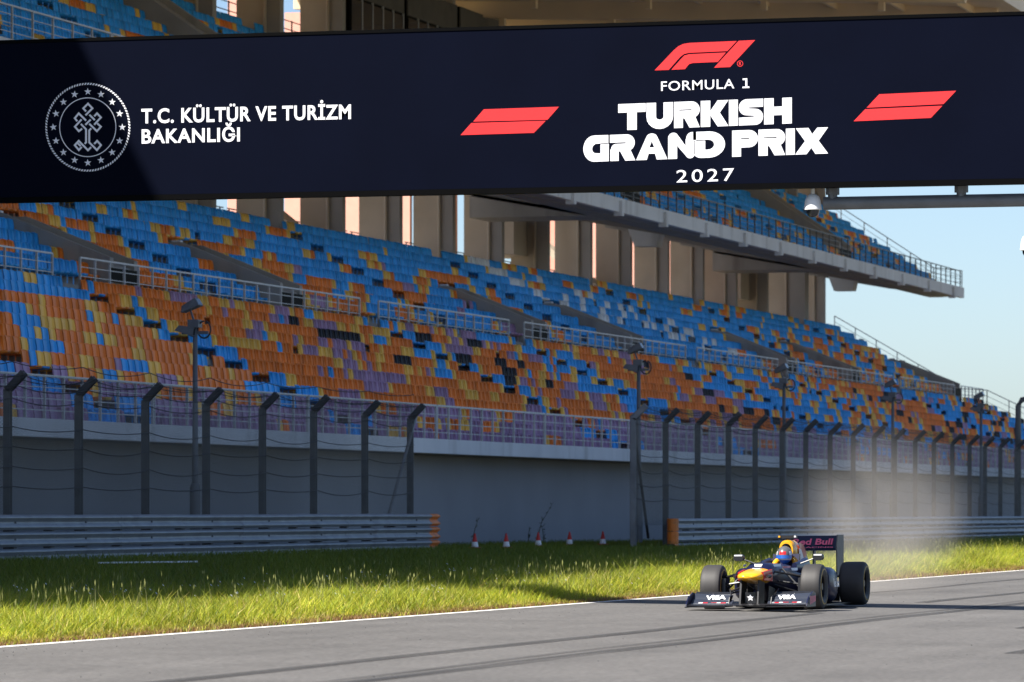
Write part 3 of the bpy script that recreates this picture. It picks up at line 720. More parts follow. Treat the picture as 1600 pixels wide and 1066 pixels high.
GL = {
 'T': [[(0, 1), (1, 1), (1, .67), (.68, .67), (.68, 0), (.33, 0), (.33, .67), (0, .67)]],
 'U': [[(0, 1), (.36, 1)]+arc(.5, .46, .14, .11, 180, 360)+[(.64, 1), (1, 1)]+arc(.5, .46, .5, .47, 0, -180)],
 'R': [[(0, 0), (0, 1), (.68, 1)]+arc(.68, .68, .32, .32, 90, -62)+[(1, 0), (.6, 0), (.40, .36), (.345, .36), (.345, 0)], [(.2, .70), (.66, .70), (.70, .685), (.66, .66), (.2, .66)]],
 'K': [[(0, 0), (0, 1), (.35, 1), (.35, .60), (.62, 1), (1.02, 1), (.70, .53), (1.02, 0), (.62, 0), (.35, .44), (.35, 0)]],
 'I': [[(0, 0), (0, 1), (1, 1), (1, 0)]],
 'S': [[(0, 0), (.68, 0)]+arc(.68, .31, .32, .31, -90, 90)+[(.42, .64), (.38, .655), (.42, .68), (1, .69), (1, 1), (.32, 1)]+arc(.32, .69, .32, .31, 90, 270)+[(.6, .36), (.64, .34), (.6, .315), (0, .30)]],
 'H': [[(0, 0), (0, 1), (.345, 1), (.345, .67), (.655, .67), (.655, 1), (1, 1), (1, 0), (.655, 0), (.655, .34), (.345, .34), (.345, 0)]],
 'G': [arc(.42, .5, .42, .5, 270, 90, 14)+[(1.02, 1), (1.02, .70), (.45, .68)]+arc(.48, .49, .14, .17, 100, 260)+[(.66, .31), (.66, .655), (.98, .665), (.98, 0)]],
 'Q': [[(.03, 0), (.03, .44)]+arc(.26, .46, .2, .19, 180, 90, 6)+[(.62, .655), (.66, .675), (.62, .70), (-.05, .70), (-.05, 1), (.68, 1)]+arc(.68, .68, .32, .32, 90, -62)+[(1.02, 0), (.62, 0), (.42, .36), (.36, .36), (.36, 0)]],
 'A': [[(0, 0), (.33, .88)]+arc(.5, .87, .16, .13, 150, 30, 6)+[(.67, .88), (1, 0), (.66, 0), (.60, .23), (.40, .23), (.34, 0)], [(.42, .47), (.58, .47), (.5, .70)]],
 'N': [[(0, 0), (0, .80)]+arc(.2, .80, .2, .2, 180, 50, 8)+[(.66, .48), (.66, .72)]+arc(.9, .76, .22, .24, 180, 90, 5)+[(1.06, 1), (1.06, .68), (1.0, .62), (1.0, .17)]+arc(.83, .17, .17, .17, 0, -130, 6)+[(.34, .50), (.34, 0)]],
 'D': [[(.0, 1), (.5, 1)]+arc(.5, .5, .5, .5, 90, -90, 14)+[(.28, 0)]+arc(.26, .2, .24, .2, 270, 180, 5)+[(.03, .655), (.38, .655), (.38, .31), (.46, .31)]+arc(.46, .50, .2, .19, -90, 90, 8)+[(.0, .69)]],
 'P': [[(0, 0), (0, 1), (.66, 1)]+arc(.66, .67, .34, .33, 90, -90)+[(.345, .34), (.345, 0)], [(.345, .70), (.64, .70), (.68, .685), (.64, .66), (.345, .66)]],
 'X': [[(0, 1), (.40, 1), (.52, .76), (.68, 1), (1.02, 1), (.72, .5), (1.02, 0), (.62, 0), (.49, .24), (.34, 0), (-.02, 0), (.29, .5)]]}
def title(word, xs, quad):
    TL, TR, BR, BL = quad; X0, X1 = TL[0], TR[0]
    for ch, (a, e) in zip(word, xs):
        vs, fs = curve2d([[(a+(e-a)*p[0], p[1]) for p in ct] for ct in GL[ch]])
        flat('letter', [B(*p) for p in quad_map(vs, quad, (X0, X1, 0, 1))], fs, signw)
title('TURKISH', [(966, 1008.8), (1010.2, 1051.8), (1053.3, 1093.5), (1095, 1137.5), (1139, 1153), (1154.5, 1192.5), (1194, 1237.3)], [(966, 163), (1237, 152.5), (1237, 193), (966, 204)])
title('GQANDPRIX', [(911.5, 952.2), (952.6, 992), (994, 1043), (1044, 1085.5), (1083, 1133), (1144, 1184.5), (1185.2, 1227), (1228, 1242), (1243.5, 1293)],
      [(911.5, 212.5), (1293.5, 199), (1293.5, 240), (911.5, 253.5)])
def logo(ct, m=signr, name='logo_shape'):
    vs, fs = curve2d([[(p[0], -p[1]) for p in ct]] if not isinstance(ct[0], list) else [[(p[0], -p[1]) for p in c_] for c_ in ct])
    return flat(name, [B(x, -y) for x, y in vs], fs, m)
logo([(1022.8, 110.2), (1053, 78.5), (1060, 72.5), (1068, 68.8), (1078, 67.2), (1151.3, 64.3), (1136.5, 80), (1076, 82.8), (1069, 84.6), (1063, 89), (1045, 109.4)])
logo([(1049.2, 109.2), (1064, 92.5), (1069.5, 87), (1077, 84.9), (1134.3, 82.3), (1121.5, 97), (1083, 98.6), (1077, 100.2), (1070.3, 108.3)])
logo([(1154.2, 64), (1180, 62.8), (1140.8, 105), (1115.8, 106)])
logo([(756, 171), (873.4, 167), (855.6, 187.3), (739.4, 190.2)]); logo([(736.5, 192.4), (852.8, 188.9), (834.4, 207.8), (719.7, 211.3)])
logo([(1373.8, 147.5), (1494, 142), (1474.4, 162.8), (1354.2, 168.5)]); logo([(1351.9, 170.8), (1472.5, 165.4), (1454.7, 184.4), (1333.8, 189.7)])
logo([[(1156.5+r_*math.cos(t), 99.6+r_*math.sin(t)) for t in np.linspace(0, 2*math.pi, 20, endpoint=False)] for r_ in (4.8, 3.9)])
put_text('lettering', 'R', [(1154.8, 97.2), (1158.6, 97), (1158.6, 102.2), (1154.8, 102.4)], signr, .02)
# round emblem: rope ring, stars, inner ring, knot tree
EC = (137.3, 199.0)
def ring(r0, r1, n=72): return [[(EC[0]+r_*math.cos(t), EC[1]+r_*1.045*math.sin(t)) for t in np.linspace(0, 2*math.pi, n, endpoint=False)] for r_ in (r1, r0)]
logo(ring(43.3, 44.6), signw, 'emblem_ring')
vs = []; fs = []
for k in range(96):
    t = 2*math.pi*k/96; q = []
    for dt, r_ in ((-.026, 63.6), (.012, 63.4), (.040, 66.3), (.002, 66.5)): q.append(B(EC[0]+r_*math.cos(t+dt), EC[1]+r_*1.045*math.sin(t+dt)))
    fs.append(tuple(range(len(vs), len(vs)+4))); vs += q
flat('emblem_rope', vs, fs, signw)
for k in range(16):
    t = -math.pi/2+2*math.pi*k/16; c = (EC[0]+53.8*math.cos(t), EC[1]+55.6*math.sin(t)); ph = random.uniform(-.15, .15)
    logo([(c[0]+(5.9 if q % 2 == 0 else 2.4)*math.sin(q*math.pi/5+ph), c[1]-(5.9 if q % 2 == 0 else 2.4)*math.cos(q*math.pi/5+ph)) for q in range(10)], signw, 'emblem_star')
def ribbon(pts, w, zoom=True):
    P = [Vector((60+p[0]/6.66, 120+p[1]/6.66)) for p in pts]; L = []; Rr = []
    for i, p in enumerate(P):
        d0 = (p-P[i-1]).normalized() if i else None; d1 = (P[i+1]-p).normalized() if i < len(P)-1 else None
        d = ((d0 or d1)+(d1 or d0)).normalized(); n = Vector((-d.y, d.x)); k = 1/max(.5, n.dot(Vector((-(d1 or d0).y, (d1 or d0).x))))
        L.append(p+n*w/2*k); Rr.append(p-n*w/2*k)
    vs = [B(*q) for q in L+Rr]; n = len(P)
    flat('emblem_knot', vs, [(i, i+1, n+i+1, n+i) for i in range(n-1)], signw)
for pts in ([(497, 362), (468, 330), (517, 281), (563, 329), (491, 402)], [(405, 464), (380, 432), (421, 382), (497, 457)], [(532, 396), (588, 452)],
            [(582, 412), (611, 382), (651, 424), (582, 500)], [(450, 445), (381, 521), (422, 567), (456, 541)], [(490, 501), (545, 447)], [(530, 490), (610, 567), (651, 521), (612, 485)],
            [(443, 492), (497, 548), (497, 684), (482, 698)], [(551, 538), (530, 560), (530, 684), (610, 764), (652, 712), (612, 668), (582, 700)],
            [(452, 730), (422, 764), (380, 713), (421, 668), (517, 766), (550, 733)], [(408, 690), (440, 722)]):
    ribbon(pts, 3.0)

# ------------------------------------------------------------------ racing car (local: x forward, y to its left, z up; origin under the front axle)
CU, CV = 67.6, 14.8
CW = Vector((CU, CV, zg(CU, CV)+.006))
car = root('racing_car', 'dark blue open-wheel racing car with yellow nose driving on the track', 'racing car', CW, rotz=math.pi)
car.rotation_euler.x = -math.atan(.012)*-1
pnavy = mat('car_navy', (.0045, .0065, .034), .4, var=.1, scale=12, coat=.2, spec=.3); pyel = mat('car_yellow', (.80, .38, .008), .35, var=.06, scale=8, coat=.4)
pred = mat('car_red', (.55, .012, .018), .35, var=.05, coat=.4); pwht = mat('car_white', (.78, .78, .80), .4, var=.03)
pcarb = mat('carbon', (.013, .013, .015), .4, var=.15, scale=20); psil = mat('car_silver', (.45, .46, .5), .35, metal=.6, var=.1)
ppink = mat('car_pink_red', (.95, .14, .24), .4, var=.03); pgrey = mat('car_bluegrey', (.022, .028, .045), .5, var=.1)
tyrem = mat('tyre_rubber', (.034, .032, .032), .62, var=.15, scale=6); tyremark = mat('tyre_gold', (.48, .30, .06), .6, var=.15)
rimm = mat('rim_dark', (.03, .03, .033), .35, metal=.6, var=.1)
def sec(x, hw, zb, zt, p=2.6, n=20, yc=0):
    out = []
    for k in range(n):
        t = 2*math.pi*k/n; c, s_ = math.cos(t), math.sin(t)
        out.append((x, yc+hw*math.copysign(abs(c)**(2/p), c), (zb+zt)/2+(zt-zb)/2*math.copysign(abs(s_)**(2/p), s_)))
    return out
def body(name, secs, m, parent=None, **k):
    b = MB(); b.loft(secs); return b.build(name, m, parent or car, auto=k.get('auto', 50), local=True)
def cpart(b, name, m, parent=None, **k): return b.build(name, m, parent or car, local=True, **k)
nose = body('nose_cone', [sec(1.12, .07, .475, .505, 3), sec(1.09, .13, .46, .525, 3), sec(1.0, .172, .44, .548, 3), sec(.82, .19, .415, .575, 3), sec(.55, .205, .39, .60, 2.8), sec(.42, .21, .38, .61)], pyel)
for sgn in (1, -1):
    b = MB(); q = [(.90, .184*sgn, .555), (.42, .213*sgn, .59), (.42, .216*sgn, .42), (.86, .190*sgn, .44)]
    b.add([(p[0], p[1]+.004*sgn, p[2]) for p in q]+[(p[0], p[1]-.03*sgn, p[2]) for p in q], [(0, 1, 2, 3), (0, 4, 5, 1), (3, 2, 6, 7), (1, 5, 6, 2), (0, 3, 7, 4)]); cpart(b, 'nose_side_graphic', pred, nose)
b = MB(); b.add([(.56, -.05, .603), (.56, .05, .603), (.45, .07, .612), (.45, -.07, .612)], [(0, 1, 2, 3)]); cpart(b, 'nose_number_patch', pwht, nose)
mono = body('monocoque', [sec(.42, .212, .37, .612), sec(.34, .225, .35, .67), sec(0, .25, .29, .69), sec(-.5, .285, .20, .67), sec(-.85, .33, .12, .665), sec(-1.0, .35, .10, .60, 3.2), sec(-1.5, .37, .08, .60, 3.2), sec(-1.62, .37, .08, .70, 3), sec(-2.2, .34, .08, .62, 3)], pnavy)
for sgn in (1, -1):
    body('cockpit_side', [sec(-.86, .04, .52, .675, 2.4, 12, .27*sgn), sec(-1.2, .055, .5, .70, 2.4, 12, .29*sgn), sec(-1.62, .07, .5, .745, 2.4, 12, .27*sgn)], pnavy)
    pod = body('sidepod', [sec(-1.22, .19, .22, .56, 3.2, 20, .53*sgn), sec(-1.3, .21, .12, .60, 3.2, 20, .53*sgn), sec(-1.8, .21, .07, .60, 3, 20, .52*sgn), sec(-2.5, .16, .06, .50, 2.8, 20, .42*sgn), sec(-3.1, .06, .06, .34, 2.4, 20, .26*sgn)], pnavy)
    body('pod_intake', [sec(-1.214, .155, .26, .525, 3.2, 16, .53*sgn), sec(-1.205, .15, .265, .52, 3.2, 16, .53*sgn)], blackp, pod)
    b = MB(); b.tube([(-.98, .34*sgn, .66), (-1.0, .56*sgn, .74)], .012, 6); mi = cpart(b, 'mirror_stalk', pcarb)
    body('mirror', [sec(-.97, .075, .705, .80, 3, 14, .60*sgn), sec(-1.03, .085, .70, .805, 3, 14, .60*sgn), sec(-1.06, .08, .705, .80, 3, 14, .60*sgn)], pcarb, mi)
    b = MB(); b.box((-.972, .60*sgn-.06, .776), (-.966, .60*sgn+.06, .796)); cpart(b, 'mirror_badge', pwht, mi)
    # barge board
    b = MB(); b.prism([(-.55, .06), (-1.1, .06), (-1.05, .42), (-.62, .34)], 1, .50*sgn-.006, .50*sgn+.006); cpart(b, 'barge_board', pcarb)
air = body('airbox', [sec(-1.56, .105, .72, .985, 2.2), sec(-1.62, .122, .70, 1.005, 2.3), sec(-1.80, .125, .62, 1.01, 2.3), sec(-1.95, .13, .58, 1.005, 2.3)], pyel)
body('intake_mouth', [sec(-1.553, .078, .775, .955, 2.1), sec(-1.545, .072, .785, .945, 2.1)], blackp, air)
b = MB(); b.tube([(-1.6, .10, .74), (-1.5, .155, .66), (-1.42, .19, .60)], [.05, .045, .03], 8); b.tube([(-1.6, -.10, .74), (-1.5, -.155, .66), (-1.42, -.19, .60)], [.05, .045, .03], 8); cpart(b, 'roll_hoop_leg', pyel, air, smooth=True)
eng = body('engine_cover', [sec(-1.95, .132, .50, 1.003, 2.3), sec(-2.3, .12, .42, .96, 2.2), sec(-2.8, .10, .30, .80, 2.1), sec(-3.3, .07, .25, .56, 2.1), sec(-3.6, .05, .25, .42)], pnavy)
for sgn in (1, -1):
    b = MB(); b.add([(-1.86, .136*sgn, .97), (-2.2, .132*sgn, .93), (-2.45, .129*sgn, .78), (-2.1, .139*sgn, .70), (-1.9, .142*sgn, .80)], [(0, 1, 2, 3, 4)]); cpart(b, 'cover_red_graphic', pred, eng)
    b = MB(); b.add([(-1.82, .1395*sgn, .88), (-1.98, .141*sgn, .86), (-2.3, .136*sgn, .66), (-2.0, .145*sgn, .60), (-1.84, .143*sgn, .70)], [(0, 1, 2, 3, 4)]); cpart(b, 'cover_white_graphic', pwht, eng)
b = MB(); b.box((-1.76, -.13, 1.03), (-1.66, .13, 1.075)); b.tube([(-1.7, 0, 1.0), (-1.7, 0, 1.05)], .03, 8); tcam = cpart(b, 'roll_hoop_camera', pcarb)
for s_ in (-.12, .12): b = MB(); b.box((-1.65, s_-.014, 1.045), (-1.635, s_+.014, 1.07)); cpart(b, 'camera_lens', pwht if s_ > 0 else pyel, tcam)
b = MB(); b.box((-.55, -.55, .035), (-1.1, .55, .055)); b.prism([(-1.1, -.70), (-3.0, -.70), (-3.4, -.5), (-3.4, .5), (-3.0, .70), (-1.1, .70)], 2, .036, .056); cpart(b, 'floor', pcarb)
b = MB(); b.box((.2, -.14, .03), (-3.2, .14, .036)); cpart(b, 'plank', pcarb)
b = MB(); b.prism([(-3.3, .06), (-3.95, .22), (-3.95, .26), (-3.3, .30)], 1, -.45, .45); cpart(b, 'diffuser', pcarb)
# front wing
def foil(x0, x1, z0, z1, ya, yb, th, m, name, parent, twist=0):
    b = MB(); P = [(0, 0), (.3, .55), (.7, .4), (1, 0), (.7, -.15), (.3, -.3)]
    secs = []
    for y, tw in ((ya, 0), (yb, twist)):
        secs.append([(x0+(x1-x0)*p[0], y, z0+(z1+tw-z0)*p[0]+th*p[1]) for p in P])
    b.loft(secs); return b.build(name, m, parent, local=True, auto=50)
fw = foil(1.22, .88, .085, .095, -.88, .88, .03, pcarb, 'front_wing', car)
b = MB(); b.box((1.26, -.9, .06), (.75, -.30, .072)); b.box((1.26, .30, .06), (.75, .9, .072)); cpart(b, 'wing_footplate', pcarb, fw)
for sgn in (1, -1):
    foil(1.0, .84, .098, .155, .26*sgn, .87*sgn, .02, pgrey, 'front_flap', fw, .02)
    foil(.86, .70, .145, .225, .30*sgn, .87*sgn, .02, pgrey, 'front_flap', fw, .03)
    b = MB(); b.prism([(1.24, .055), (.62, .055), (.60, .25), (.80, .27), (1.08, .20), (1.22, .11)], 1, .885*sgn-.008, .885*sgn+.008); ep = cpart(b, 'front_endplate', pnavy, fw)
    b = MB(); b.prism([(1.15, .10), (.7, .10), (.7, .24), (1.05, .22)], 1, .897*sgn-.002, .897*sgn+.002); cpart(b, 'endplate_panel', pgrey, fw)
    b = MB(); b.prism([(1.06, .09), (.66, .10), (.60, .46), (.95, .45)], 1, .13*sgn-.012, .13*sgn+.012); cpart(b, 'wing_pylon', pcarb, fw)
    b = MB(); b.tube([(.95, .30*sgn, .10), (.8, .31*sgn, .2), (.66, .36*sgn, .31)], .012, 5); cpart(b, 'wing_strake', pcarb, fw)
    rn = random.Random(3)
    for k in range(8):
        y = (.33+.066*k)*sgn; t = rn.uniform(.025, .05); z0_, z1_ = rn.uniform(.0, .3), rn.uniform(.45, .75); sk_ = rn.uniform(-.03, .03)
        q = [(.995-.17*z0_, y-t, .098+.05*z0_), (.995-.17*z0_, y+t, .098+.05*z0_), (.995-.17*z1_, y+t*.6+sk_, .098+.05*z1_), (.995-.17*z1_, y-t*.8+sk_, .098+.05*z1_)]
        b = MB(); b.add([(p[0]+.004, p[1], p[2]+.014+.0007*k) for p in q], [(0, 1, 2, 3)]); cpart(b, 'flap_graphic', pred if k % 2 else pwht, fw)
    b = MB(); b.prism([(1.0, .09), (.80, .09), (.80, .23), (.93, .20)], 1, .31*sgn-.005, .31*sgn+.005); cpart(b, 'cascade_fence', pcarb, fw)
    foil(.70, .60, .225, .268, .33*sgn, .87*sgn, .012, pcarb, 'front_flap', fw, .01)
    b = MB()
    for k in range(5): b.box((1.02-.08*k, .8995*sgn-.001, .09+.01*k), (.985-.08*k, .8995*sgn+.001, .21))
    cpart(b, 'endplate_print', pwht if sgn < 0 else ppink, fw)
    body('camera_pod', [sec(.86, .02, .475, .515, 2.4, 10, .25*sgn), sec(.78, .032, .465, .525, 2.4, 10, .25*sgn), sec(.66, .012, .48, .51, 2.4, 10, .25*sgn)], pcarb)
    b = MB(); b.prism([(.5, .10), (.05, .08), (.0, .30), (.42, .36)], 1, .16*sgn-.005, .16*sgn+.005); cpart(b, 'turning_vane', pcarb)
    b = MB(); b.prism([(.18, .22), (-.14, .22), (-.14, .48), (.16, .46)], 1, .57*sgn-.03, .57*sgn+.03); cpart(b, 'brake_duct', pcarb)
def ctext(body_, o, rt, up, w, m, name, parent, off=.02, h=None):
    vs, fs = text2d(body_, off); xs = [p[0] for p in vs]; ys = [p[1] for p in vs]; k = w/(max(xs)-min(xs)); kh = (h/(max(ys)-min(ys))) if h else k
    o = Vector(o); rt = Vector(rt).normalized(); up = Vector(up).normalized()
    b = MB(); b.add([o+rt*(x-min(xs))*k+up*(y-min(ys))*kh for x, y in vs], fs)
    me = b.mesh(name, m, fix=False); return obj(name, me, parent)
ctext('VISA', (.862, -.68, .163), (0, 1, .02), (-.75, 0, .75), .30, pwht, 'flap_lettering', fw, .05, .085)
ctext('VISA', (.862, .38, .163), (0, 1, .02), (-.75, 0, .75), .27, pwht, 'flap_lettering', fw, .05, .085)
b = MB(); 
for a in range(5):
    t = math.pi/2+a*2*math.pi/5; b.add([(.93, .0+.055*math.cos(t), .19+.055*math.sin(t)), (.93, .025*math.cos(t+.63), .19+.025*math.sin(t+.63)), (.93, 0, .19), (.93, .025*math.cos(t-.63), .19+.025*math.sin(t-.63))], [(0, 1, 2, 3)])
cpart(b, 'star_badge', pwht, fw)
b = MB(); b.box((.90, -.08, .11), (.928, .08, .27)); cpart(b, 'badge_plate', pcarb, fw)
for sgn in (1, -1):   # livery and slot edges that break up the bodywork
    for k, (x0, x1, z0, z1) in enumerate(((.36, .05, .63, .665), (-.1, -.45, .60, .63), (-.55, -.8, .56, .60))):
        b = MB(); hw = .232+.035*k; b.add([(x0, hw*sgn, z0), (x1, (hw+.03)*sgn, z0), (x1-.05, (hw+.022)*sgn, z1), (x0+.03, (hw-.012)*sgn, z1)], [(0, 1, 2, 3)])
        cpart(b, 'livery_stripe', (pwht, pred, pwht)[k], mono)
    for q, (x, z) in enumerate(((.995, .102), (.857, .150), (.698, .228))):
        b = MB(); b.bar((x+.008, .33*sgn, z+.004), (x+.008, .865*sgn, z+.006), .006); cpart(b, 'flap_edge', psil, fw)
    b = MB(); b.bar((.8, .6*sgn, .13), (.70, .6*sgn, .235), .006, .03); cpart(b, 'flap_hanger', psil, fw)
b = MB(); b.add([(.405, -.05, .634), (.405, .05, .634), (.36, .06, .668), (.36, -.06, .668)], [(0, 1, 2, 3)]); cpart(b, 'step_badge', pwht, mono)
# rear wing
rw = foil(-3.52, -3.78, .83, .90, -.375, .375, .04, pnavy, 'rear_wing', car)
foil(-3.74, -3.86, .90, 1.06, -.375, .375, .02, pnavy, 'rear_flap', rw)
b = MB(); b.add([(-3.56, -.37, .865), (-3.56, .37, .865), (-3.80, .37, 1.06), (-3.80, -.37, 1.06)], [(0, 1, 2, 3)]); b.v = [(p[0], p[1], p[2]) for p in b.v]; cpart(b, 'wing_face', pnavy, rw)
ctext('Red Bull', (-3.605, -.34, .92), (0, 1, 0), (-.77, 0, .63), .62, ppink, 'wing_lettering', rw, .03, .15)
ctext('RACING', (-3.55, -.2, .872), (0, 1, 0), (-.77, 0, .63), .5, ppink, 'wing_lettering', rw, .01, .035)
for sgn in (1, -1):
    b = MB(); b.prism([(-3.42, .44), (-3.92, .44), (-3.95, 1.07), (-3.50, 1.07), (-3.42, .9)], 1, .385*sgn-.009, .385*sgn+.009); ep = cpart(b, 'rear_endplate', mat('endplate_grey', (.085, .08, .08), .5, var=.35, scale=9), rw)
b = MB(); b.box((-3.45, -.37, .33), (-3.75, .37, .36)); b.bar((-3.55, 0, .3), (-3.62, 0, .86), .03, .12); cpart(b, 'beam_wing', pcarb, rw)
# wheels
def wheel(x, y, w, r_, sgn):
    hub = MB(); hub.lathe([(.0, .0), (.05, .0), (.06, -.03*sgn), (.06, -w*sgn), (0, -w*sgn)], (x, y+sgn*w*.5*.8, r_), 1, 12); wr = cpart(hub, 'wheel', rimm, auto=40)
    t = MB(); k = r_/.33; h = w/2
    t.lathe([(.168, -h*.80), (.20, -h*.97), (.25, -h*1.02), (.295, -h*.98), (.318, -h*.88), (.328, -h*.70), (.33, -h*.4), (.33, h*.4), (.328, h*.70), (.318, h*.88), (.295, h*.98), (.25, h*1.02), (.20, h*.97), (.168, h*.80)], (x, y, r_), 1, 40)
    cpart(t, 'tyre', tyrem, wr, auto=35)
    for s2 in (1, -1):
        t = MB(); yy = y+s2*(h*1.02+.0015); t.lathe([(.246, 0), (.262, -.003*s2)], (x, yy, r_), 1, 40); cpart(t, 'sidewall_stripe', tyremark, wr)
    rm = MB(); rm.lathe([(.172, -h*.82), (.165, -h*.5), (.150, 0), (.165, h*.5), (.172, h*.82)], (x, y, r_), 1, 32)
    yo = y+sgn*h*.45
    for a in range(7):
        t = a*2*math.pi/7; d = Vector((math.cos(t), 0, math.sin(t))); c = Vector((x, yo, r_)); rm.bar(c+d*.04, c+d*.165, .035, .02, up=(0, 1, 0))
    rm.lathe([(0, sgn*.03), (.045, sgn*.03), (.055, 0)], (x, yo, r_), 1, 14); cpart(rm, 'rim', rimm, wr, auto=40)
    b = MB(); b.lathe([(.0, -.03), (.14, -.03), (.14, .03), (0, .03)], (x, y-sgn*h*.5, r_), 1, 20); cpart(b, 'brake_drum', pcarb, wr, auto=40)
for sgn in (1, -1):
    wheel(0, .745*sgn, .30, .33, sgn); wheel(-3.12, .72*sgn, .38, .332, sgn)
    for p, q in (((.30, .21, .56), (0, .60, .47)), ((-.28, .26, .54), (0, .60, .47)), ((.25, .20, .37), (.02, .60, .22)), ((-.32, .27, .30), (.02, .60, .22)), ((.10, .22, .42), (.08, .60, .36)), ((-.1, .25, .60), (0, .6, .24))):
        b = MB(); b.tube([(p[0], p[1]*sgn, p[2]), (q[0], q[1]*sgn, q[2])], .016, 6); cpart(b, 'suspension_arm', pcarb)
    for p, q in (((-2.75, .15, .40), (-3.12, .55, .45)), ((-3.4, .1, .40), (-3.12, .55, .45)), ((-2.7, .15, .2), (-3.12, .55, .2)), ((-3.4, .1, .2), (-3.12, .55, .2))):
        b = MB(); b.tube([(p[0], p[1]*sgn, p[2]), (q[0], q[1]*sgn, q[2])], .016, 6); cpart(b, 'suspension_arm', pcarb)
b = MB(); b.tube([(.1, -.02, .68), (.1, -.02, .80)], .006, 5); b.tube([(.2, 0, .66), (.2, 0, .78)], .004, 5); cpart(b, 'pitot_tube', pcarb)
b = MB(); b.tube([(.02, -.46, .5), (.0, -.46, .72)], .005, 5); cpart(b, 'aerial', pcarb)
ctext('CASIO', (-.42, .292, .50), (-1, .05, 0), (0, -.05, 1), .34, pgrey, 'side_lettering', mono, .02, .075)
ctext('Red Bull', (-1.45, .742, .30), (-1, 0, 0), (0, -.05, 1), .40, pwht, 'side_lettering', mono, .02, .13)
b = MB(); b.box((-1.05, -.14, .52), (-1.03, .14, .62)); cpart(b, 'steering_wheel', pcarb)
b = MB(); b.prism([(-1.5, .60), (-1.62, .60), (-1.64, .80), (-1.56, .80)], 1, -.2, .2); cpart(b, 'headrest', pnavy)

# driver: one continuous skinned figure in the cockpit, helmet on the head
drv = root('person', 'person in dark racing suit and grey, red and blue helmet seated in the car', 'person', CW, rotz=math.pi)
me = bpy.data.meshes.new('body')
J = [(-1.38, 0, .22), (-1.44, 0, .36), (-1.48, 0, .50), (-1.46, 0, .60), (-1.42, 0, .68), (-1.43, .17, .52), (-1.25, .24, .40), (-1.06, .13, .53), (-1.43, -.17, .52), (-1.25, -.24, .40), (-1.06, -.13, .53),
     (-1.2, .11, .22), (-.8, .11, .34), (-.35, .1, .26), (-1.2, -.11, .22), (-.8, -.11, .34), (-.35, -.1, .26)]
E_ = [(0, 1), (1, 2), (2, 3), (3, 4), (2, 5), (5, 6), (6, 7), (2, 8), (8, 9), (9, 10), (0, 11), (11, 12), (12, 13), (0, 14), (14, 15), (15, 16)]
RAD = [.14, .15, .15, .065, .07, .07, .052, .04, .07, .052, .04, .085, .065, .05, .085, .065, .05]
me.from_pydata(J, E_, []); me.materials.append(mat('race_suit', (.012, .016, .06), .8, var=.1))
bo = obj('body', me, drv); sk = bo.modifiers.new('skin', 'SKIN')
for i, sv_ in enumerate(me.skin_vertices[0].data): sv_.radius = (RAD[i], RAD[i]); sv_.use_root = (i == 0)
ss = bo.modifiers.new('sub', 'SUBSURF'); ss.levels = 1; ss.render_levels = 2
b = MB(); hc = Vector((-1.40, 0, .79)); NL, NR = 28, 16
hv = []; 
for i in range(NR+1):
    ph = math.pi*i/NR
    for j in range(NL):
        t = 2*math.pi*j/NL; x, y, z = math.sin(ph)*math.cos(t), math.sin(ph)*math.sin(t), math.cos(ph)
        k = 1+.10*max(0, x)*(1 if z < -.1 else .3); zz = z*(.128 if z > 0 else .142)
        hv.append(hc+Vector((x*.140*k, y*.118*(1-.12*max(0, -z)), zz)))
hgrey = mat('helmet_grey', (.10, .105, .115), .3, var=.08, coat=.5); hblue = mat('helmet_blue', (.015, .12, .52), .3, var=.05, coat=.5)
for i in range(NR):
    for j in range(NL):
        t = (j+.5)/NL*360; t = t-360 if t > 180 else t; f = (i*NL+j, i*NL+(j+1) % NL, (i+1)*NL+(j+1) % NL, (i+1)*NL+j)
        b.f.append(f); zc = i/NR
        b.m.append(0 if zc < .34 else (3 if zc > .66 else (2 if .60 < zc else (1 if (abs(t) < 26 and zc < .5) else (2 if abs(t) > 48 and abs(t) < 75 else (0 if abs(t) < 60 else 4))))))
b.v = [tuple(p) for p in hv]
helm = b.build('helmet', [hgrey, pred, pwht, hblue, mat('helmet_purple', (.16, .05, .16), .35, var=.05)], drv, local=True, smooth=True)
b = MB(); NV = 14
for i, z in enumerate((-.005, -.045)):
    pass
ring_ = []
for zq, rr in ((-.008, 1.02), (-.032, 1.035), (-.058, 1.05)):
    for j in range(NV+1):
        t = R(-70+140*j/NV); ring_.append(hc+Vector((math.cos(t)*.146*rr*1.02, math.sin(t)*.122*rr, zq)))
b.add(ring_, [(i*(NV+1)+j, i*(NV+1)+j+1, (i+1)*(NV+1)+j+1, (i+1)*(NV+1)+j) for i in range(2) for j in range(NV)]); cpart(b, 'visor', mat('visor', (.02, .10, .40), .12, var=0, spec=.8), helm, smooth=True)  # blue reflection is put into the visor's base colour

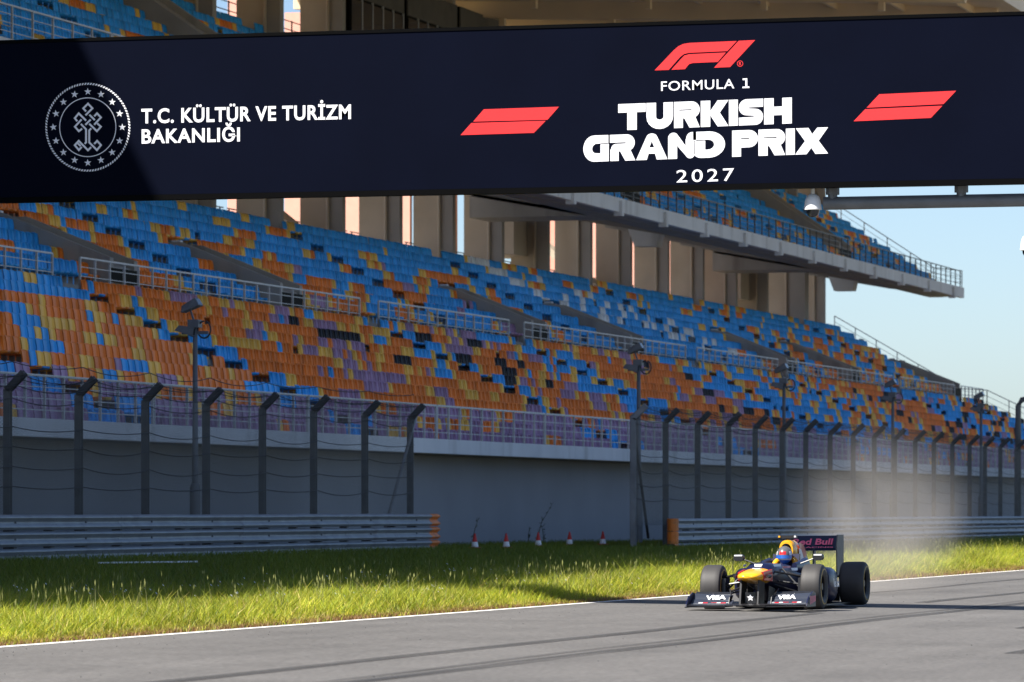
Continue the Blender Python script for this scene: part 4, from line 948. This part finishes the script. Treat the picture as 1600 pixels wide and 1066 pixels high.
# ------------------------------------------------------------------ grass (nobody could count it)
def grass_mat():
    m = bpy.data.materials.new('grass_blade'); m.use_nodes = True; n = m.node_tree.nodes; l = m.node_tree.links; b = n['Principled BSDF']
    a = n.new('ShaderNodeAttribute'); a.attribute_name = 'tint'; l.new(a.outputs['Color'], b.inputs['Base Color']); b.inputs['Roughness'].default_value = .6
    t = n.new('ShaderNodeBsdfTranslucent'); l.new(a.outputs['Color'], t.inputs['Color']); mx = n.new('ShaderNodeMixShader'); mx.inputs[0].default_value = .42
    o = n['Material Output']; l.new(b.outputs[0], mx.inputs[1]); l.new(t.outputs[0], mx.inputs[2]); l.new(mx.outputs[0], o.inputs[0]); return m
rng = np.random.default_rng(5)
def scatter(n, u0, u1, v0, v1, pw=1.0):
    return np.stack([u0+(u1-u0)*rng.random(n)**pw, v0+(v1-v0)*rng.random(n)], 1)
P = np.concatenate([scatter(250000, 38, 125, 18.28, 22.5, 1.15), scatter(120000, 48, 135, 22.5, 34.2, 1.1), scatter(80000, 100, 230, 18.28, 24), scatter(30000, 110, 230, 24, 30.4),
                    scatter(7000, 112, 145, 33, 37.9), scatter(26000, 38, 125, 18.14, 18.5, 1.15)])
NB = len(P); uu, vv = P[:, 0], P[:, 1]
def vnoise(x, y, s): 
    return (np.sin(x*s*1.7+y*s*.9+1.3)+np.sin(x*s*.63-y*s*1.9+.4)+np.sin(x*s*2.9+y*s*2.3+2.2)*.6)/2.6
keep = rng.random(NB) < np.clip(.75+.5*vnoise(uu, vv, 1.1)+np.clip((vv-18.3)*.5, 0, .4), .15, 1); uu, vv = uu[keep], vv[keep]; NB = len(uu)
zz = np.where(vv < 33, .42*((np.clip(vv, EDGE, 33)-EDGE)/(33-EDGE))**1.1, .42)
near_e = np.clip((vv-18.2)/.9, .22, 1)
hgt = np.where(vv > 23, .72, 1)*(.14+.13*rng.random(NB)+.06*vnoise(uu, vv, .55))*near_e*(1+.35*(rng.random(NB) < .12))*(1+.55*np.clip((uu-70)/30, 0, 1)*(vv < 27))*np.where(vv > 31, .6, 1)
hgt = np.where((vv > 33), hgt*1.1, hgt)
stalk = (rng.random(NB) < np.clip(.006+.010*vnoise(uu, vv, .8), 0, 1)*np.where(vv > 21.5, .35, 1)) & (vv > 18.8) & (vv < 26); hgt = np.where(stalk, .30+.22*rng.random(NB)+.1*np.clip((uu-70)/30, 0, 1), hgt)
ang = rng.random(NB)*2*np.pi; lean = hgt*(.35+.75*rng.random(NB)); lean = np.where(stalk, hgt*.18, lean)
wid = np.where(stalk, .0035, .0034+.0046*rng.random(NB)); pa = rng.random(NB)*np.pi
dx, dy = np.cos(ang)*lean, np.sin(ang)*lean; wx, wy = np.cos(pa)*wid, np.sin(pa)*wid
mid = .55
V5 = np.zeros((NB, 5, 3))
V5[:, 0] = np.stack([uu-wx, vv-wy, zz-.02], 1); V5[:, 1] = np.stack([uu+wx, vv+wy, zz-.02], 1)
mw = np.where(stalk, 1.0, .8)
V5[:, 2] = np.stack([uu+dx*.35+wx*mw, vv+dy*.35+wy*mw, zz+hgt*mid], 1); V5[:, 3] = np.stack([uu+dx*.35-wx*mw, vv+dy*.35-wy*mw, zz+hgt*mid], 1)
V5[:, 4] = np.stack([uu+dx, vv+dy, zz+hgt], 1)
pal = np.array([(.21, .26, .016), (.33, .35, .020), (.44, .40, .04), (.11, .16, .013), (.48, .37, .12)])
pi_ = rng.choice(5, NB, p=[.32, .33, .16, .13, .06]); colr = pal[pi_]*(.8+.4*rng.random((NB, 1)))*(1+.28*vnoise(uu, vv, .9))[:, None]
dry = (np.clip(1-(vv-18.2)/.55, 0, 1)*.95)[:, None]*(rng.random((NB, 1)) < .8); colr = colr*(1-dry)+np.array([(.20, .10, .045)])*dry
lush_shade = np.clip((vv-19)/7, 0, 1)[:, None]*.75; colr = colr*1.3*(1-lush_shade)+np.array([(.075, .13, .016)])*lush_shade*(.7+.6*rng.random((NB, 1)))  # greener away from the asphalt, with the verge's shade darkened into the tint
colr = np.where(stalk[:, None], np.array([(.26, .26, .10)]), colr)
# seed heads: a diamond on each stalk
si = np.where(stalk)[0]; NS = len(si); SH = np.zeros((NS, 4, 3)); tipx = V5[si, 4]
sw = .007+.006*rng.random(NS); sl = .05+.05*rng.random(NS)
SH[:, 0] = tipx-np.stack([0*sl, 0*sl, sl*.5], 1); SH[:, 2] = tipx+np.stack([dx[si]*.1, dy[si]*.1, sl*.7], 1)
SH[:, 1] = tipx+np.stack([np.cos(pa[si])*sw, np.sin(pa[si])*sw, sl*.1], 1); SH[:, 3] = tipx-np.stack([np.cos(pa[si])*sw, np.sin(pa[si])*sw, -sl*.1], 1)
verts = np.concatenate([V5.reshape(-1, 3), SH.reshape(-1, 3)])
base = (np.arange(NB)*5)[:, None]; q4 = (base+np.array([[0, 1, 2, 3]])); t3 = (base+np.array([[3, 2, 4]])); s4 = (NB*5+np.arange(NS)*4)[:, None]+np.array([[0, 1, 2, 3]])
loops = np.concatenate([q4.ravel(), t3.ravel(), s4.ravel()]); tot = np.concatenate([np.full(NB, 4), np.full(NB, 3), np.full(NS, 4)])
me = bpy.data.meshes.new('grass'); me.vertices.add(len(verts)); me.vertices.foreach_set('co', verts.ravel()); me.loops.add(len(loops)); me.loops.foreach_set('vertex_index', loops.astype(np.int32))
me.polygons.add(len(tot)); me.polygons.foreach_set('loop_start', np.concatenate([[0], np.cumsum(tot)[:-1]]).astype(np.int32)); me.update(calc_edges=True)
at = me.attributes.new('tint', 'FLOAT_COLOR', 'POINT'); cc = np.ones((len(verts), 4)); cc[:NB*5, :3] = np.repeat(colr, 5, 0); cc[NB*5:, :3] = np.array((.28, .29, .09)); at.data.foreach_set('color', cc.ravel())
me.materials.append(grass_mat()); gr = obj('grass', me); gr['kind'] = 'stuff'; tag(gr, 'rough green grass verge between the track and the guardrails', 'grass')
# rubber crumbs lying on the asphalt
b = MB()
for k in range(500):
    u = random.uniform(36, 130); v = random.choice((random.uniform(6, 17.9), random.gauss(17.3, .5))); r_ = random.uniform(.005, .011)
    if v > 17.95: continue
    z = zg(u, v)+.004; t = random.uniform(0, 6)
    b.add([(u+r_*math.cos(t+a), v+r_*math.sin(t+a), z) for a in (0, 2.1, 4.2)]+[(u, v, z+r_)], [(0, 1, 3), (1, 2, 3), (2, 0, 3)])
o = b.build('rubber_crumbs', mat('rubber_crumb', (.03, .03, .03), .8)); o['kind'] = 'stuff'; tag(o, 'small black rubber crumbs scattered over the grey asphalt', 'debris')
# daisies
b = MB()
for k in range(420):
    v = random.choice((random.gauss(22.5, .9), random.gauss(20, .6))); u = random.uniform(58, 110); z = zg(u, v)+random.uniform(.16, .26); r_ = random.uniform(.012, .02)
    b.add([(u+r_*math.cos(t), v+r_*math.sin(t)*.7, z+r_*math.sin(t)*.7) for t in (0, 1.05, 2.1, 3.14, 4.2, 5.2)], [(0, 1, 2, 3, 4, 5)])
o = b.build('daisies', whitep); o['kind'] = 'stuff'; tag(o, 'tiny white daisies scattered through the grass verge', 'flowers')

# ------------------------------------------------------------------ dust behind the car
m = bpy.data.materials.new('dust'); m.use_nodes = True; n = m.node_tree.nodes; l = m.node_tree.links; n.remove(n['Principled BSDF'])
pv_ = n.new('ShaderNodeVolumePrincipled'); pv_.inputs['Color'].default_value = (.86, .80, .73, 1); pv_.inputs['Anisotropy'].default_value = .1
tc = n.new('ShaderNodeTexCoord'); ln = n.new('ShaderNodeVectorMath'); ln.operation = 'LENGTH'; l.new(tc.outputs['Object'], ln.inputs[0])
fo = n.new('ShaderNodeMapRange'); fo.interpolation_type = 'SMOOTHERSTEP'; fo.inputs['From Min'].default_value = .98; fo.inputs['From Max'].default_value = .0; l.new(ln.outputs['Value'], fo.inputs['Value'])
no = n.new('ShaderNodeTexNoise'); no.inputs['Scale'].default_value = .8; no.inputs['Detail'].default_value = 6; no.inputs['Distortion'].default_value = .5; sc_ = n.new('ShaderNodeVectorMath'); sc_.operation = 'MULTIPLY'; sc_.inputs[1].default_value = (2.2, 1.6, 1.7); l.new(tc.outputs['Object'], sc_.inputs[0]); l.new(sc_.outputs[0], no.inputs['Vector'])
nr = n.new('ShaderNodeMapRange'); nr.inputs['From Min'].default_value = .30; nr.inputs['From Max'].default_value = .75; l.new(no.outputs['Fac'], nr.inputs['Value'])
mu = n.new('ShaderNodeMath'); mu.operation = 'MULTIPLY'; l.new(fo.outputs[0], mu.inputs[0]); l.new(nr.outputs[0], mu.inputs[1])
mu2 = n.new('ShaderNodeMath'); mu2.operation = 'MULTIPLY'; mu2.inputs[1].default_value = .21; l.new(mu.outputs[0], mu2.inputs[0]); l.new(mu2.outputs[0], pv_.inputs['Density'])
l.new(pv_.outputs[0], n['Material Output'].inputs['Volume'])
bm = bmesh.new(); bmesh.ops.create_icosphere(bm, subdivisions=3, radius=1); me = bpy.data.meshes.new('dust_cloud'); bm.to_mesh(me); bm.free(); me.materials.append(m)
dc = obj('dust_cloud', me); dc.location = (82.0, 15.8, 1.15); dc.scale = (6.5, 1.75, 2.3); dc['kind'] = 'stuff'
tag(dc, 'pale dust cloud hanging over the verge behind the racing car', 'dust')
